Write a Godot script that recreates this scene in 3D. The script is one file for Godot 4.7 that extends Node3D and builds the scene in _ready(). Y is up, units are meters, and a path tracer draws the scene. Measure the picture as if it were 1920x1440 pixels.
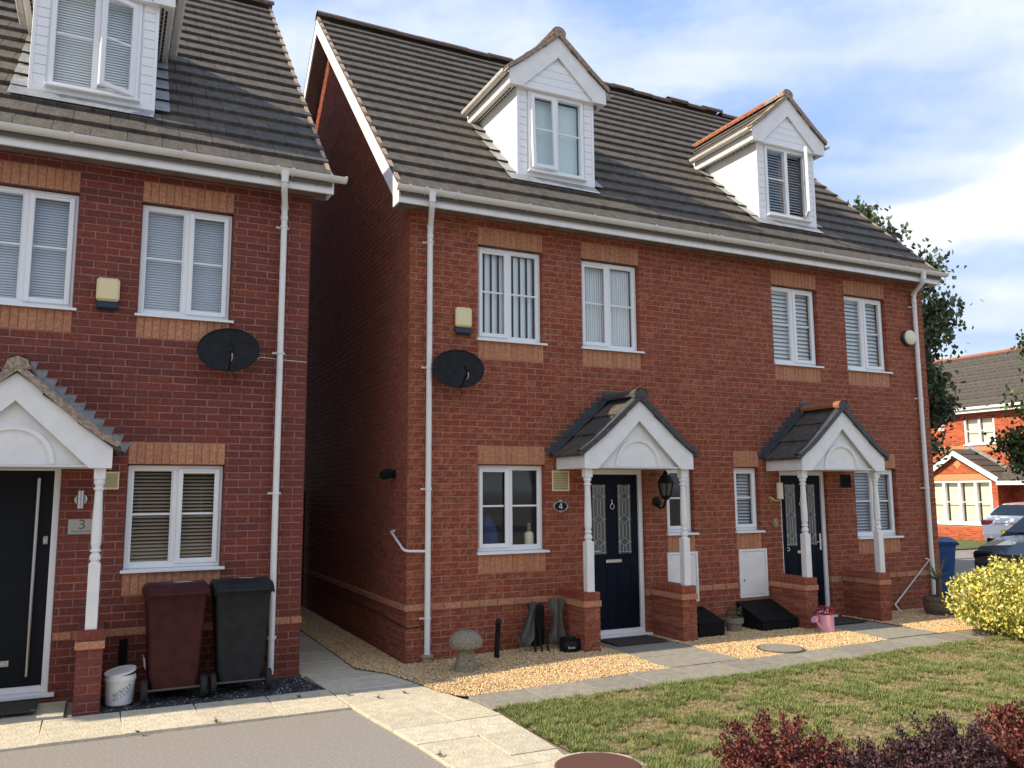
extends Node3D
# Brick houses on a close: a detached end (number 3), a semi-detached pair (4 and 5) and a neighbour across the turning.
# World: the facades stand in the plane z = 0, x runs along them, y is up; metres.

const CH := 0.075
const SLOPE := 0.988
const CAM := Vector3(-3.078, 1.897, 9.052)
const TO_SUN := Vector3(-1.29, 1.0, -0.10)

class MB:
	var v := PackedVector3Array()
	var n := PackedVector3Array()
	var c := PackedColorArray()
	var uv := PackedVector2Array()
	var col := Color(1, 1, 1)
	var tint := false
	var xf := Transform3D.IDENTITY
	var uvo := Vector2.ZERO
	var uvs := 1.0
	func t3(a: Vector3, b: Vector3, d: Vector3) -> void:
		var A := xf * a
		var B := xf * b
		var D := xf * d
		var N := (B - A).cross(D - A)
		if N.length_squared() < 1e-18:
			return
		N = N.normalized()
		v.push_back(A); v.push_back(D); v.push_back(B)
		n.push_back(N); n.push_back(N); n.push_back(N)
		c.push_back(col); c.push_back(col); c.push_back(col)
		uv.push_back(uvo + Vector2(a.x, a.y) * uvs); uv.push_back(uvo + Vector2(d.x, d.y) * uvs); uv.push_back(uvo + Vector2(b.x, b.y) * uvs)
	func t3n(a: Vector3, na: Vector3, b: Vector3, nb: Vector3, d: Vector3, nd: Vector3) -> void:
		v.push_back(xf * a); v.push_back(xf * d); v.push_back(xf * b)
		n.push_back((xf.basis * na).normalized()); n.push_back((xf.basis * nd).normalized()); n.push_back((xf.basis * nb).normalized())
		c.push_back(col); c.push_back(col); c.push_back(col)
		uv.push_back(uvo + Vector2(a.x, a.y) * uvs); uv.push_back(uvo + Vector2(d.x, d.y) * uvs); uv.push_back(uvo + Vector2(b.x, b.y) * uvs)
	func q(a: Vector3, b: Vector3, d: Vector3, e: Vector3) -> void:
		t3(a, b, d); t3(a, d, e)
	func qn(a: Vector3, na: Vector3, b: Vector3, nb: Vector3, d: Vector3, nd: Vector3, e: Vector3, ne: Vector3) -> void:
		t3n(a, na, b, nb, d, nd); t3n(a, na, d, nd, e, ne)
	func qo(a: Vector3, b: Vector3, d: Vector3, e: Vector3, out: Vector3) -> void:
		if (b - a).cross(d - a).dot(out) >= 0.0:
			q(a, b, d, e)
		else:
			q(e, d, b, a)
	func to(a: Vector3, b: Vector3, d: Vector3, out: Vector3) -> void:
		if (b - a).cross(d - a).dot(out) >= 0.0:
			t3(a, b, d)
		else:
			t3(a, d, b)
	func box(lo: Vector3, hi: Vector3) -> void:
		var x0 := lo.x; var y0 := lo.y; var z0 := lo.z; var x1 := hi.x; var y1 := hi.y; var z1 := hi.z
		q(Vector3(x0, y0, z1), Vector3(x1, y0, z1), Vector3(x1, y1, z1), Vector3(x0, y1, z1))
		q(Vector3(x1, y0, z0), Vector3(x0, y0, z0), Vector3(x0, y1, z0), Vector3(x1, y1, z0))
		q(Vector3(x0, y0, z0), Vector3(x0, y0, z1), Vector3(x0, y1, z1), Vector3(x0, y1, z0))
		q(Vector3(x1, y0, z1), Vector3(x1, y0, z0), Vector3(x1, y1, z0), Vector3(x1, y1, z1))
		q(Vector3(x0, y1, z1), Vector3(x1, y1, z1), Vector3(x1, y1, z0), Vector3(x0, y1, z0))
		q(Vector3(x0, y0, z0), Vector3(x1, y0, z0), Vector3(x1, y0, z1), Vector3(x0, y0, z1))
	func cbox(lo: Vector3, hi: Vector3, b: float) -> void:
		var m := (lo + hi) * 0.5
		var h := (hi - lo) * 0.5
		var P := func(sx: float, sy: float, sz: float, ax: int) -> Vector3:
			var r := Vector3(h.x - b, h.y - b, h.z - b)
			r[ax] = h[ax]
			return m + Vector3(r.x * sx, r.y * sy, r.z * sz)
		for ax in 3:
			var u := (ax + 1) % 3
			var w := (ax + 2) % 3
			for s in [-1.0, 1.0]:
				var pts := []
				for k in [[-1.0, -1.0], [1.0, -1.0], [1.0, 1.0], [-1.0, 1.0]]:
					var sg := Vector3.ZERO
					sg[ax] = s; sg[u] = k[0]; sg[w] = k[1]
					pts.append(P.call(sg.x, sg.y, sg.z, ax))
				var o := Vector3.ZERO
				o[ax] = s
				qo(pts[0], pts[1], pts[2], pts[3], o)
			# edges along axis ax
			for su in [-1.0, 1.0]:
				for sw in [-1.0, 1.0]:
					var g0 := Vector3.ZERO; g0[ax] = -1.0; g0[u] = su; g0[w] = sw
					var g1 := g0; g1[ax] = 1.0
					var o2 := Vector3.ZERO; o2[u] = su; o2[w] = sw
					qo(P.call(g0.x, g0.y, g0.z, u), P.call(g1.x, g1.y, g1.z, u), P.call(g1.x, g1.y, g1.z, w), P.call(g0.x, g0.y, g0.z, w), o2)
		for sx in [-1.0, 1.0]:
			for sy in [-1.0, 1.0]:
				for sz in [-1.0, 1.0]:
					to(P.call(sx, sy, sz, 0), P.call(sx, sy, sz, 1), P.call(sx, sy, sz, 2), Vector3(sx, sy, sz))
	func brickface(lo: Vector3, hi: Vector3, b: float) -> void:
		# front face towards +z with chamfers, four sides, no back
		var f := [Vector3(lo.x + b, lo.y + b, hi.z), Vector3(hi.x - b, lo.y + b, hi.z), Vector3(hi.x - b, hi.y - b, hi.z), Vector3(lo.x + b, hi.y - b, hi.z)]
		var g := [Vector3(lo.x, lo.y, hi.z - b), Vector3(hi.x, lo.y, hi.z - b), Vector3(hi.x, hi.y, hi.z - b), Vector3(lo.x, hi.y, hi.z - b)]
		var k := [Vector3(lo.x, lo.y, lo.z), Vector3(hi.x, lo.y, lo.z), Vector3(hi.x, hi.y, lo.z), Vector3(lo.x, hi.y, lo.z)]
		q(f[0], f[1], f[2], f[3])
		for i in 4:
			var j := (i + 1) % 4
			q(g[i], g[j], f[j], f[i])
			q(k[i], k[j], g[j], g[i])
	func prism(poly: PackedVector2Array, z0: float, z1: float) -> void:
		var p := poly
		var ar := 0.0
		for i in p.size():
			var j := (i + 1) % p.size()
			ar += p[i].x * p[j].y - p[j].x * p[i].y
		if ar < 0.0:
			p = p.duplicate(); p.reverse()
		var ix := Geometry2D.triangulate_polygon(p)
		for i in range(0, ix.size(), 3):
			var a := p[ix[i]]; var b := p[ix[i + 1]]; var d := p[ix[i + 2]]
			to(Vector3(a.x, a.y, z1), Vector3(b.x, b.y, z1), Vector3(d.x, d.y, z1), Vector3(0, 0, 1))
			to(Vector3(a.x, a.y, z0), Vector3(b.x, b.y, z0), Vector3(d.x, d.y, z0), Vector3(0, 0, -1))
		for i in p.size():
			var j := (i + 1) % p.size()
			q(Vector3(p[i].x, p[i].y, z0), Vector3(p[j].x, p[j].y, z0), Vector3(p[j].x, p[j].y, z1), Vector3(p[i].x, p[i].y, z1))
	func lathe(pr: Array, seg: int, cap := true) -> void:
		for i in pr.size() - 1:
			var r0: float = pr[i][0]; var y0: float = pr[i][1]; var r1: float = pr[i + 1][0]; var y1: float = pr[i + 1][1]
			var nn := Vector2(y1 - y0, r0 - r1).normalized()
			for k in seg:
				var a0 := TAU * k / seg; var a1 := TAU * (k + 1) / seg
				var c0 := Vector3(cos(a0), 0, -sin(a0)); var c1 := Vector3(cos(a1), 0, -sin(a1))
				var n0 := c0 * nn.x + Vector3(0, nn.y, 0); var n1 := c1 * nn.x + Vector3(0, nn.y, 0)
				qn(c0 * r0 + Vector3(0, y0, 0), n0, c1 * r0 + Vector3(0, y0, 0), n1, c1 * r1 + Vector3(0, y1, 0), n1, c0 * r1 + Vector3(0, y1, 0), n0)
		if cap:
			for e in [0, pr.size() - 1]:
				var r: float = pr[e][0]; var y: float = pr[e][1]
				if r < 0.0005:
					continue
				for k in seg:
					var a0 := TAU * k / seg; var a1 := TAU * (k + 1) / seg
					to(Vector3(0, y, 0), Vector3(cos(a0) * r, y, -sin(a0) * r), Vector3(cos(a1) * r, y, -sin(a1) * r), Vector3(0, -1.0 if e == 0 else 1.0, 0))
	func tube(pts: Array, r: float, seg := 8, r1 := -1.0) -> void:
		if r1 < 0.0:
			r1 = r
		var np := pts.size()
		var rings := []
		var nrm := []
		var side := Vector3.ZERO
		for i in np:
			var d: Vector3
			if i == 0: d = (pts[1] - pts[0]).normalized()
			elif i == np - 1: d = (pts[np - 1] - pts[np - 2]).normalized()
			else: d = ((pts[i + 1] - pts[i]).normalized() + (pts[i] - pts[i - 1]).normalized()).normalized()
			if i == 0:
				side = d.cross(Vector3.UP if absf(d.y) < 0.9 else Vector3.RIGHT).normalized()
			else:
				side = (side - d * side.dot(d)).normalized()
			var up := side.cross(d)
			var rr := lerpf(r, r1, float(i) / (np - 1))
			var ra := []; var na := []
			for k in seg:
				var a := TAU * k / seg
				var o := side * cos(a) + up * sin(a)
				ra.append(pts[i] + o * rr); na.append(o)
			rings.append(ra); nrm.append(na)
		for i in np - 1:
			for k in seg:
				var k1 := (k + 1) % seg
				qn(rings[i][k], nrm[i][k], rings[i + 1][k], nrm[i + 1][k], rings[i + 1][k1], nrm[i + 1][k1], rings[i][k1], nrm[i][k1])
		for k in seg:
			var k1 := (k + 1) % seg
			to(pts[0], rings[0][k], rings[0][k1], pts[0] - pts[1])
			to(pts[np - 1], rings[np - 1][k], rings[np - 1][k1], pts[np - 1] - pts[np - 2])
	func strip(pr: Array, x0: float, x1: float) -> void:
		# profile of (z, y) points swept along x, both sides drawn by the renderer
		for i in pr.size() - 1:
			var a: Vector2 = pr[i]; var b: Vector2 = pr[i + 1]
			q(Vector3(x0, a.y, a.x), Vector3(x1, a.y, a.x), Vector3(x1, b.y, b.x), Vector3(x0, b.y, b.x))
	func blob(center: Vector3, rad: Vector3, seg := 10, rings := 6) -> void:
		for i in rings:
			for k in seg:
				var P := func(ii: int, kk: int) -> Vector3:
					var th := PI * ii / rings; var ph := TAU * kk / seg
					return Vector3(sin(th) * cos(ph), cos(th), -sin(th) * sin(ph))
				var a: Vector3 = P.call(i, k); var b: Vector3 = P.call(i + 1, k); var d: Vector3 = P.call(i + 1, k + 1); var e: Vector3 = P.call(i, k + 1)
				qn(center + a * rad, a / rad, center + b * rad, b / rad, center + d * rad, d / rad, center + e * rad, e / rad)
	func mesh() -> ArrayMesh:
		var m := ArrayMesh.new()
		if v.is_empty():
			return m
		var arr := []
		arr.resize(Mesh.ARRAY_MAX)
		arr[Mesh.ARRAY_VERTEX] = v
		arr[Mesh.ARRAY_NORMAL] = n
		arr[Mesh.ARRAY_TEX_UV] = uv
		if tint:
			arr[Mesh.ARRAY_COLOR] = c
		m.add_surface_from_arrays(Mesh.PRIMITIVE_TRIANGLES, arr)
		return m

var rng := RandomNumberGenerator.new()
var M := {}
var used := {}

func lin(r: float, g: float, b: float) -> Color:
	return Color(r, g, b).linear_to_srgb()

func numbered(parent: Node, called: String) -> String:
	var key := str(parent.get_instance_id()) + "/" + called
	var k: int = used.get(key, 0)
	used[key] = k + 1
	return called if k == 0 else "%s_%03d" % [called, k]

func put(node: Node3D, called: String, parent: Node = self) -> Node3D:
	node.name = numbered(parent, called)
	parent.add_child(node)
	return node

func obj(called: String, m: Variant, material: Material, parent: Node = self) -> MeshInstance3D:
	var o := MeshInstance3D.new()
	o.mesh = m.mesh() if m is MB else m
	o.material_override = material
	o.cast_shadow = GeometryInstance3D.SHADOW_CASTING_SETTING_ON
	put(o, called, parent)
	return o

func part(called: String, parent: Node, at := Vector3.ZERO) -> Node3D:
	var o := Node3D.new()
	put(o, called, parent)
	o.position = at
	return o

func thing(called: String, label: String, category: String, at := Vector3.ZERO, turn := 0.0, group := "") -> Node3D:
	var o := Node3D.new()
	put(o, called)
	o.position = at
	o.rotation.y = turn
	tag(o, label, category, group)
	return o

func tag(o: Node, label: String, category: String, group := "") -> Node:
	o.set_meta("label", label)
	o.set_meta("category", category)
	if group != "":
		o.set_meta("group", group)
	return o

func structure(o: Node) -> Node:
	o.set_meta("kind", "structure")
	return o

func stuff(o: Node) -> Node:
	o.set_meta("kind", "stuff")
	return o

func noise_tex(freq: float, octaves: int, lo: Color, hi: Color, seed_: int, size := 512, mid := -1.0) -> NoiseTexture2D:
	var f := FastNoiseLite.new()
	f.noise_type = FastNoiseLite.TYPE_SIMPLEX_SMOOTH
	f.frequency = freq
	f.fractal_type = FastNoiseLite.FRACTAL_FBM
	f.fractal_octaves = octaves
	f.fractal_gain = 0.6
	f.seed = seed_
	var g := Gradient.new()
	g.offsets = PackedFloat32Array([0.25 if mid < 0.0 else mid, 0.75])
	g.colors = PackedColorArray([lo.linear_to_srgb(), hi.linear_to_srgb()])
	var t := NoiseTexture2D.new()
	t.width = size
	t.height = size
	t.seamless = true
	t.noise = f
	t.color_ramp = g
	return t

func bump_tex(freq: float, octaves: int, strength: float, seed_: int, size := 512) -> NoiseTexture2D:
	var f := FastNoiseLite.new()
	f.noise_type = FastNoiseLite.TYPE_SIMPLEX_SMOOTH
	f.frequency = freq
	f.fractal_octaves = octaves
	f.seed = seed_
	var t := NoiseTexture2D.new()
	t.width = size
	t.height = size
	t.seamless = true
	t.as_normal_map = true
	t.bump_strength = strength
	t.noise = f
	return t

func mat(r: float, g: float, b: float, rough := 0.8, metal := 0.0) -> StandardMaterial3D:
	var m := StandardMaterial3D.new()
	m.albedo_color = lin(r, g, b)
	m.roughness = rough
	m.metallic = metal
	m.metallic_specular = 0.5
	return m

func tri(m: StandardMaterial3D, tex: Texture2D, size: float, nrm: Texture2D = null, nscale := 1.0) -> StandardMaterial3D:
	m.uv1_triplanar = true
	m.uv1_world_triplanar = true
	m.uv1_scale = Vector3.ONE / size
	m.albedo_texture = tex
	if nrm:
		m.normal_enabled = true
		m.normal_texture = nrm
		m.normal_scale = nscale
	return m

func tinted(m: StandardMaterial3D) -> StandardMaterial3D:
	var k: StandardMaterial3D = m.duplicate()
	k.albedo_color = Color(1, 1, 1)
	k.vertex_color_use_as_albedo = true
	return k

func gy(x: float) -> float:
	return 0.07 * smoothstep(-0.2, 2.2, x) * (1.0 - smoothstep(9.5, 13.0, x))

func arr2(pts: Array) -> PackedVector2Array:
	var p := PackedVector2Array()
	for a in pts:
		p.append(Vector2(a[0], a[1]))
	return p

func seen(p: Vector3, nrm: Vector3) -> float:
	# how large a small patch shows from where the photographer stood
	var d := CAM - p
	var l := d.length()
	return maxf(0.0, d.dot(nrm) / l) / (l * l)

func in_frame(p: Vector3) -> bool:
	var d := Basis.from_euler(Vector3(deg_to_rad(7.448), deg_to_rad(-25.992), 0.0)).inverse() * (p - CAM)
	return d.z < -0.1 and absf(d.x / -d.z) < 0.635 and absf(d.y / -d.z) < 0.48

func make_sky() -> Sky:
	var W := 1536
	var H := 768
	var img := Image.create(W, H, false, Image.FORMAT_RGBF)
	var a := FastNoiseLite.new()
	a.noise_type = FastNoiseLite.TYPE_SIMPLEX_SMOOTH; a.frequency = 1.0; a.fractal_octaves = 5; a.seed = 11; a.fractal_gain = 0.52
	a.domain_warp_enabled = true; a.domain_warp_amplitude = 0.25; a.domain_warp_frequency = 0.8
	var b := FastNoiseLite.new()
	b.noise_type = FastNoiseLite.TYPE_SIMPLEX_SMOOTH; b.frequency = 1.0; b.fractal_octaves = 5; b.seed = 5; b.fractal_gain = 0.55
	var heap := Vector3(0.50, 0.60, -0.78).normalized()
	for y in H:
		var el := PI * (0.5 - (y + 0.5) / H)
		var ce := cos(el); var se := sin(el)
		var h := clampf(se, 0.0, 1.0)
		var blue := Color(0.42, 0.56, 0.78).lerp(Color(0.15, 0.31, 0.66), pow(h, 0.55))
		var white := Color(0.84, 0.86, 0.89)
		for x in W:
			if se < -0.03:
				img.set_pixel(x, y, Color(0.42, 0.44, 0.45))
				continue
			var az := TAU * ((x + 0.5) / W - 0.5)
			var d := Vector3(sin(az) * ce, se, -cos(az) * ce)
			# a layer of high cloud, drawn out along one direction
			var k := 1.0 / (maxf(se, 0.0) + 0.22)
			var px := d.x * k; var pz := d.z * k
			var s1 := px * 0.82 + pz * 0.57; var s2 := -px * 0.57 + pz * 0.82
			var streak := a.get_noise_3d(s1 * 0.55, s2 * 1.9, 3.0) * 0.5 + 0.5
			var puff := b.get_noise_3d(px * 1.25 + 7.0, pz * 1.25, 0.0) * 0.5 + 0.5
			var cov := smoothstep(0.38, 0.76, streak * 0.60 + puff * 0.45)
			var near := smoothstep(0.55, 1.0, d.dot(heap)) * 0.25
			var cum := smoothstep(0.52, 0.72, puff + near - 0.06)
			cov = clampf(cov * 0.85 + cum * 0.75, 0.0, 1.0)
			cov = lerpf(cov, 1.0, pow(1.0 - h, 7.0) * 0.75)
			img.set_pixel(x, y, blue.lerp(white, cov * 0.92))
	var m := PanoramaSkyMaterial.new()
	m.panorama = ImageTexture.create_from_image(img)
	var s := Sky.new()
	s.sky_material = m
	return s

func smear_tex() -> ImageTexture:
	# fired clay face: red body with slanting sandy drag marks
	var S := 512
	var img := Image.create(S, S, false, Image.FORMAT_RGB8)
	var f := FastNoiseLite.new()
	f.noise_type = FastNoiseLite.TYPE_SIMPLEX_SMOOTH; f.frequency = 1.0; f.fractal_octaves = 3; f.seed = 3
	var g := FastNoiseLite.new()
	g.noise_type = FastNoiseLite.TYPE_SIMPLEX_SMOOTH; g.frequency = 1.0; g.fractal_octaves = 4; g.seed = 8
	for y in S:
		for x in S:
			var u := float(x) / S * 2.0
			var w := float(y) / S * 2.0
			var a := u * 0.80 + w * 0.60
			var b := -u * 0.60 + w * 0.80
			var st := f.get_noise_2d(a * 4.2, b * 15.0) * 0.5 + 0.5
			var big := f.get_noise_2d(u * 3.2 + 40.0, w * 3.2) * 0.5 + 0.5
			var fine := g.get_noise_2d(u * 60.0, w * 60.0) * 0.5 + 0.5
			var k := smoothstep(0.47, 0.66, st * 0.62 + big * 0.42)
			var c := Color(0.66, 0.40, 0.37).lerp(Color(0.98, 0.92, 0.80), k * 0.85)
			c = c * lerpf(0.80, 1.08, fine)
			img.set_pixel(x, y, Color(clampf(c.r, 0, 1), clampf(c.g, 0, 1), clampf(c.b, 0, 1)).linear_to_srgb())
	img.generate_mipmaps()
	return ImageTexture.create_from_image(img)

func make_materials() -> void:
	var grain := noise_tex(0.02, 5, Color(0.66, 0.66, 0.66), Color(1, 1, 1), 1)
	var soft := noise_tex(0.006, 5, Color(0.70, 0.69, 0.67), Color(1, 1, 1), 2)
	var speck := noise_tex(0.12, 3, Color(0.50, 0.50, 0.50), Color(1, 1, 1), 3)
	var tilet := noise_tex(0.012, 6, Color(0.52, 0.52, 0.52), Color(1, 1, 0.98), 4)
	var dirty := noise_tex(0.01, 5, Color(0.93, 0.925, 0.91), Color(1, 1, 1), 6)
	var nfine := bump_tex(0.10, 4, 6.0, 5)
	var nrough := bump_tex(0.05, 5, 10.0, 7)
	M.grain = grain; M.soft = soft; M.speck = speck
	# clay
	M.redA = []
	for k in [[.200, .047, .032], [.222, .055, .037], [.180, .045, .034], [.235, .053, .033], [.205, .055, .041], [.172, .045, .036], [.246, .060, .036], [.190, .050, .036]]:
		M.redA.append(Color(k[0] * 0.98, k[1] * 0.96, k[2] * 0.98))
	M.redB = []
	for k in [[.46, .170, .098], [.50, .190, .105], [.43, .155, .095], [.49, .165, .090], [.47, .190, .115], [.42, .160, .100], [.52, .200, .112], [.45, .150, .088]]:
		M.redB.append(Color(k[0] * 0.78, k[1] * 0.76, k[2] * 0.74))
	M.buff = []
	for k in [[.54, .24, .128], [.575, .265, .142], [.51, .225, .122], [.55, .25, .136]]:
		M.buff.append(Color(k[0], k[1], k[2]))
	var sm := smear_tex()
	M.matA = []
	for k in M.redA:
		var m := mat(k.r, k.g, k.b, 0.9)
		m.albedo_texture = grain; m.normal_enabled = true; m.normal_texture = nfine; m.normal_scale = 0.5; m.uv1_scale = Vector3(2.2, 2.2, 2.2)
		M.matA.append(m)
	M.matB = []
	for k in M.redB:
		var m := mat(k.r, k.g, k.b, 0.9)
		m.albedo_texture = sm; m.normal_enabled = true; m.normal_texture = nfine; m.normal_scale = 0.5
		M.matB.append(m)
	M.matBuff = []
	for k in M.buff:
		var m := mat(k.r, k.g, k.b, 0.9)
		m.albedo_texture = grain; m.normal_enabled = true; m.normal_texture = nfine; m.normal_scale = 0.5; m.uv1_scale = Vector3(2.2, 2.2, 2.2)
		M.matBuff.append(m)
	M.massA = tinted(M.matA[0]); M.massB = tinted(M.matB[0])
	M.mortarA = tri(mat(.34, .175, .138, 0.95), soft, 0.7)
	M.mortarB = tri(mat(.41, .225, .15, 0.95), soft, 0.7)
	M.mortarwall = tri(mat(.26, .085, .055, 0.95), grain, 0.5)
	M.gatewood = tri(mat(.045, .030, .020, 0.9), grain, 0.3)
	# roof
	M.tile = []
	for k in [[.108, .094, .079], [.120, .104, .086], [.097, .085, .074], [.114, .095, .080], [.104, .095, .082]]:
		M.tile.append(tri(mat(k[0], k[1], k[2], 0.85), tilet, 0.9, nrough, 0.6))
	M.tilecol = [Color(.108, .094, .079), Color(.120, .104, .086), Color(.097, .085, .074), Color(.114, .095, .080), Color(.104, .095, .082)]
	M.tilemass = tinted(M.tile[0])
	M.slate = tri(mat(.075, .080, .085, 0.75), tilet, 0.5, nrough, 0.5)
	M.terracotta = tri(mat(.42, .155, .080, 0.85), tilet, 0.4, nrough, 0.5)
	M.ridge = tri(mat(.14, .095, .075, 0.85), tilet, 0.4)
	M.verge = tri(mat(.46, .355, .270, 0.95), tilet, 0.35, nrough, 1.0)
	M.lead = tri(mat(.30, .315, .335, 0.45), soft, 0.6, nrough, 0.4)
	M.leaddark = tri(mat(.055, .065, .078, 0.5), soft, 0.5, nrough, 0.5)
	M.deck = mat(.10, .09, .08, 0.9)
	# plastics and paint
	M.upvc = mat(.80, .81, .82, 0.30)
	M.white = tri(mat(.80, .80, .79, 0.42), dirty, 1.3)
	M.gutter = tri(mat(.66, .645, .60, 0.45), dirty, 0.8)
	M.pipe = tri(mat(.78, .78, .77, 0.35), dirty, 1.1)
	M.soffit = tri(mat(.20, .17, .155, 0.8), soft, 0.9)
	M.soffitwhite = mat(.66, .65, .62, 0.6)
	M.cream = mat(.72, .63, .36, 0.45)
	M.creampale = mat(.74, .70, .52, 0.45)
	M.navy = mat(.012, .022, .050, 0.35)
	M.black = mat(.011, .011, .012, 0.5)
	M.black.metallic_specular = 0.3
	M.blackmatt = tri(mat(.012, .012, .013, 0.8), grain, 0.3)
	M.blackmatt.metallic_specular = 0.25
	M.dish = tri(mat(.022, .024, .027, 0.7), soft, 0.4)
	M.dish.metallic_specular = 0.25
	M.chrome = mat(.62, .61, .58, 0.22, 1.0)
	M.steel = mat(.50, .50, .49, 0.38, 1.0)
	M.brass = mat(.55, .42, .22, 0.35, 1.0)
	M.doornavy = mat(.006, .009, .018, 0.45)
	M.doornavy.metallic_specular = 0.22
	M.doorgrey = mat(.010, .012, .015, 0.5)
	M.doorgrey.metallic_specular = 0.25
	M.glass = mat(.80, .88, .90, 0.02)
	M.glass.transparency = BaseMaterial3D.TRANSPARENCY_ALPHA
	M.glass.albedo_color = Color(.55, .62, .66, 0.025)
	M.glass.metallic_specular = 1.0
	M.leaded = mat(.09, .10, .10, 0.10)
	M.came = mat(.50, .50, .48, 0.4, 0.6)
	M.blind = mat(.70, .76, .76, 0.6)
	M.blindgrey = mat(.50, .56, .63, 0.6)
	M.blindbeige = mat(.36, .29, .20, 0.6)
	M.roller = mat(.60, .74, .73, 0.7)
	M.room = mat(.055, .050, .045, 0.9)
	M.rug = tri(mat(.055, .045, .038, 0.95), speck, 0.12)
	# ground
	M.slab = []
	for k in [[.56, .51, .39], [.60, .55, .43], [.53, .485, .38], [.575, .525, .405]]:
		M.slab.append(tri(mat(k[0], k[1], k[2], 0.9), tri_mix(), 0.9, nrough, 0.35))
	M.slabgrey = []
	for k in [[.255, .245, .21], [.28, .265, .225], [.235, .225, .195]]:
		M.slabgrey.append(tri(mat(k[0], k[1], k[2], 0.9), tri_mix(), 0.9, nrough, 0.35))
	M.tarmac = tri(mat(.40, .375, .335, 0.95), speck, 0.22, nrough, 0.4)
	M.tarmac.detail_enabled = true
	M.tarmac.detail_blend_mode = BaseMaterial3D.BLEND_MODE_MUL
	M.tarmac.detail_albedo = noise_tex(0.012, 5, Color(.80, .79, .78), Color(1, 1, 1), 15)
	M.bed = tri(mat(.20, .14, .075, 0.95), speck, 0.2)
	M.bedslate = tri(mat(.035, .035, .040, 0.9), speck, 0.2)
	M.pebble = mat(1, 1, 1, 0.8)
	M.pebble.vertex_color_use_as_albedo = true
	M.soil = tri(mat(.20, .155, .085, 0.95), noise_tex(0.02, 5, Color(.45, .5, .4), Color(1, 1, 1), 21), 1.2)
	M.grass = mat(1, 1, 1, 0.75)
	M.grass.vertex_color_use_as_albedo = true
	M.grass.backlight_enabled = true
	M.grass.backlight = Color(.35, .4, .2)
	M.leaf = mat(1, 1, 1, 0.6)
	M.leaf.vertex_color_use_as_albedo = true
	M.leaf.backlight_enabled = true
	M.leaf.backlight = Color(.4, .45, .25)
	M.bark = tri(mat(.12, .10, .08, 0.95), grain, 0.3)
	M.timber = tri(mat(.26, .20, .13, 0.85), grain, 0.25)
	M.stone = tri(mat(.34, .30, .225, 0.95), tilet, 0.22, nrough, 1.2)
	M.timberold = tri(mat(.22, .165, .12, 0.9), tilet, 0.3, nrough, 0.8)
	M.rustcover = tri(mat(.17, .070, .050, 0.95), speck, 0.1, nrough, 1.5)
	M.iron = tri(mat(.13, .12, .10, 0.8), speck, 0.2)
	M.binmaroon = tri(mat(.060, .015, .015, 0.5), soft, 0.5)
	M.bingrey = tri(mat(.021, .023, .025, 0.55), soft, 0.5)
	M.bingrey.metallic_specular = 0.3
	M.binblue = tri(mat(.010, .075, .26, 0.45), soft, 0.5)
	M.binmaroon.metallic_specular = 0.3
	M.rubber = mat(.014, .014, .014, 0.8)
	M.pink = mat(.72, .36, .44, 0.45)
	M.bucket = tri(mat(.72, .72, .70, 0.5), dirty, 0.4)
	M.ink = mat(.02, .02, .022, 0.8)
	M.inkblue = mat(.03, .25, .55, 0.8)
	M.inkwhite = mat(.75, .75, .74, 0.8)
	M.greyfabric = tri(mat(.115, .115, .100, 0.9), grain, 0.2)
	M.carwhite = mat(.82, .82, .82, 0.25); M.carwhite.clearcoat_enabled = true; M.carwhite.clearcoat = 1.0; M.carwhite.clearcoat_roughness = 0.05
	M.cargrey = mat(.060, .065, .075, 0.35, 0.4); M.cargrey.clearcoat_enabled = true; M.cargrey.clearcoat = 1.0; M.cargrey.clearcoat_roughness = 0.05
	M.carglass = mat(.02, .025, .03, 0.04)
	M.redlamp = mat(.28, .012, .012, 0.15)
	M.plate = mat(.75, .58, .03, 0.5)
	M.green = mat(.05, .10, .03, 0.7)

func brick_pattern() -> ImageTexture:
	# print of distant brickwork: 12 courses by 4 bricks, too far off to pick apart
	var W := 256
	var img := Image.create(W, W, false, Image.FORMAT_RGB8)
	var g := RandomNumberGenerator.new()
	g.seed = 9
	img.fill(Color(1.0, .93, .88))
	for c in 12:
		for b in 5:
			var v := g.randf_range(0.72, 1.0)
			var x0 := b * 64 - (32 if c % 2 == 1 else 0)
			img.fill_rect(Rect2i(maxi(x0 + 2, 0), int(c * 21.333) + 2, mini(60, W - maxi(x0 + 2, 0)), 18), Color(v, v * g.randf_range(0.78, 0.86), v * g.randf_range(0.72, 0.80)))
	img.generate_mipmaps()
	return ImageTexture.create_from_image(img)

var _mix: NoiseTexture2D
func tri_mix() -> NoiseTexture2D:
	if _mix == null:
		_mix = noise_tex(0.012, 6, Color(.84, .82, .79), Color(1, 1, 1), 31)
	return _mix

# ---------- brickwork ----------
var brick_cache := {}

func brick_mesh(l: float, h: float, variant: int) -> ArrayMesh:
	var key := "%d/%d/%d" % [roundi(l * 1000), roundi(h * 1000), variant]
	if not brick_cache.has(key):
		var mb := MB.new()
		mb.uvo = Vector2(0.137 * variant, 0.211 * variant + 0.05 * l)
		mb.brickface(Vector3(-l / 2, -h / 2, -0.10), Vector3(l / 2, h / 2, 0), 0.004)
		brick_cache[key] = mb.mesh()
	return brick_cache[key]

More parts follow.
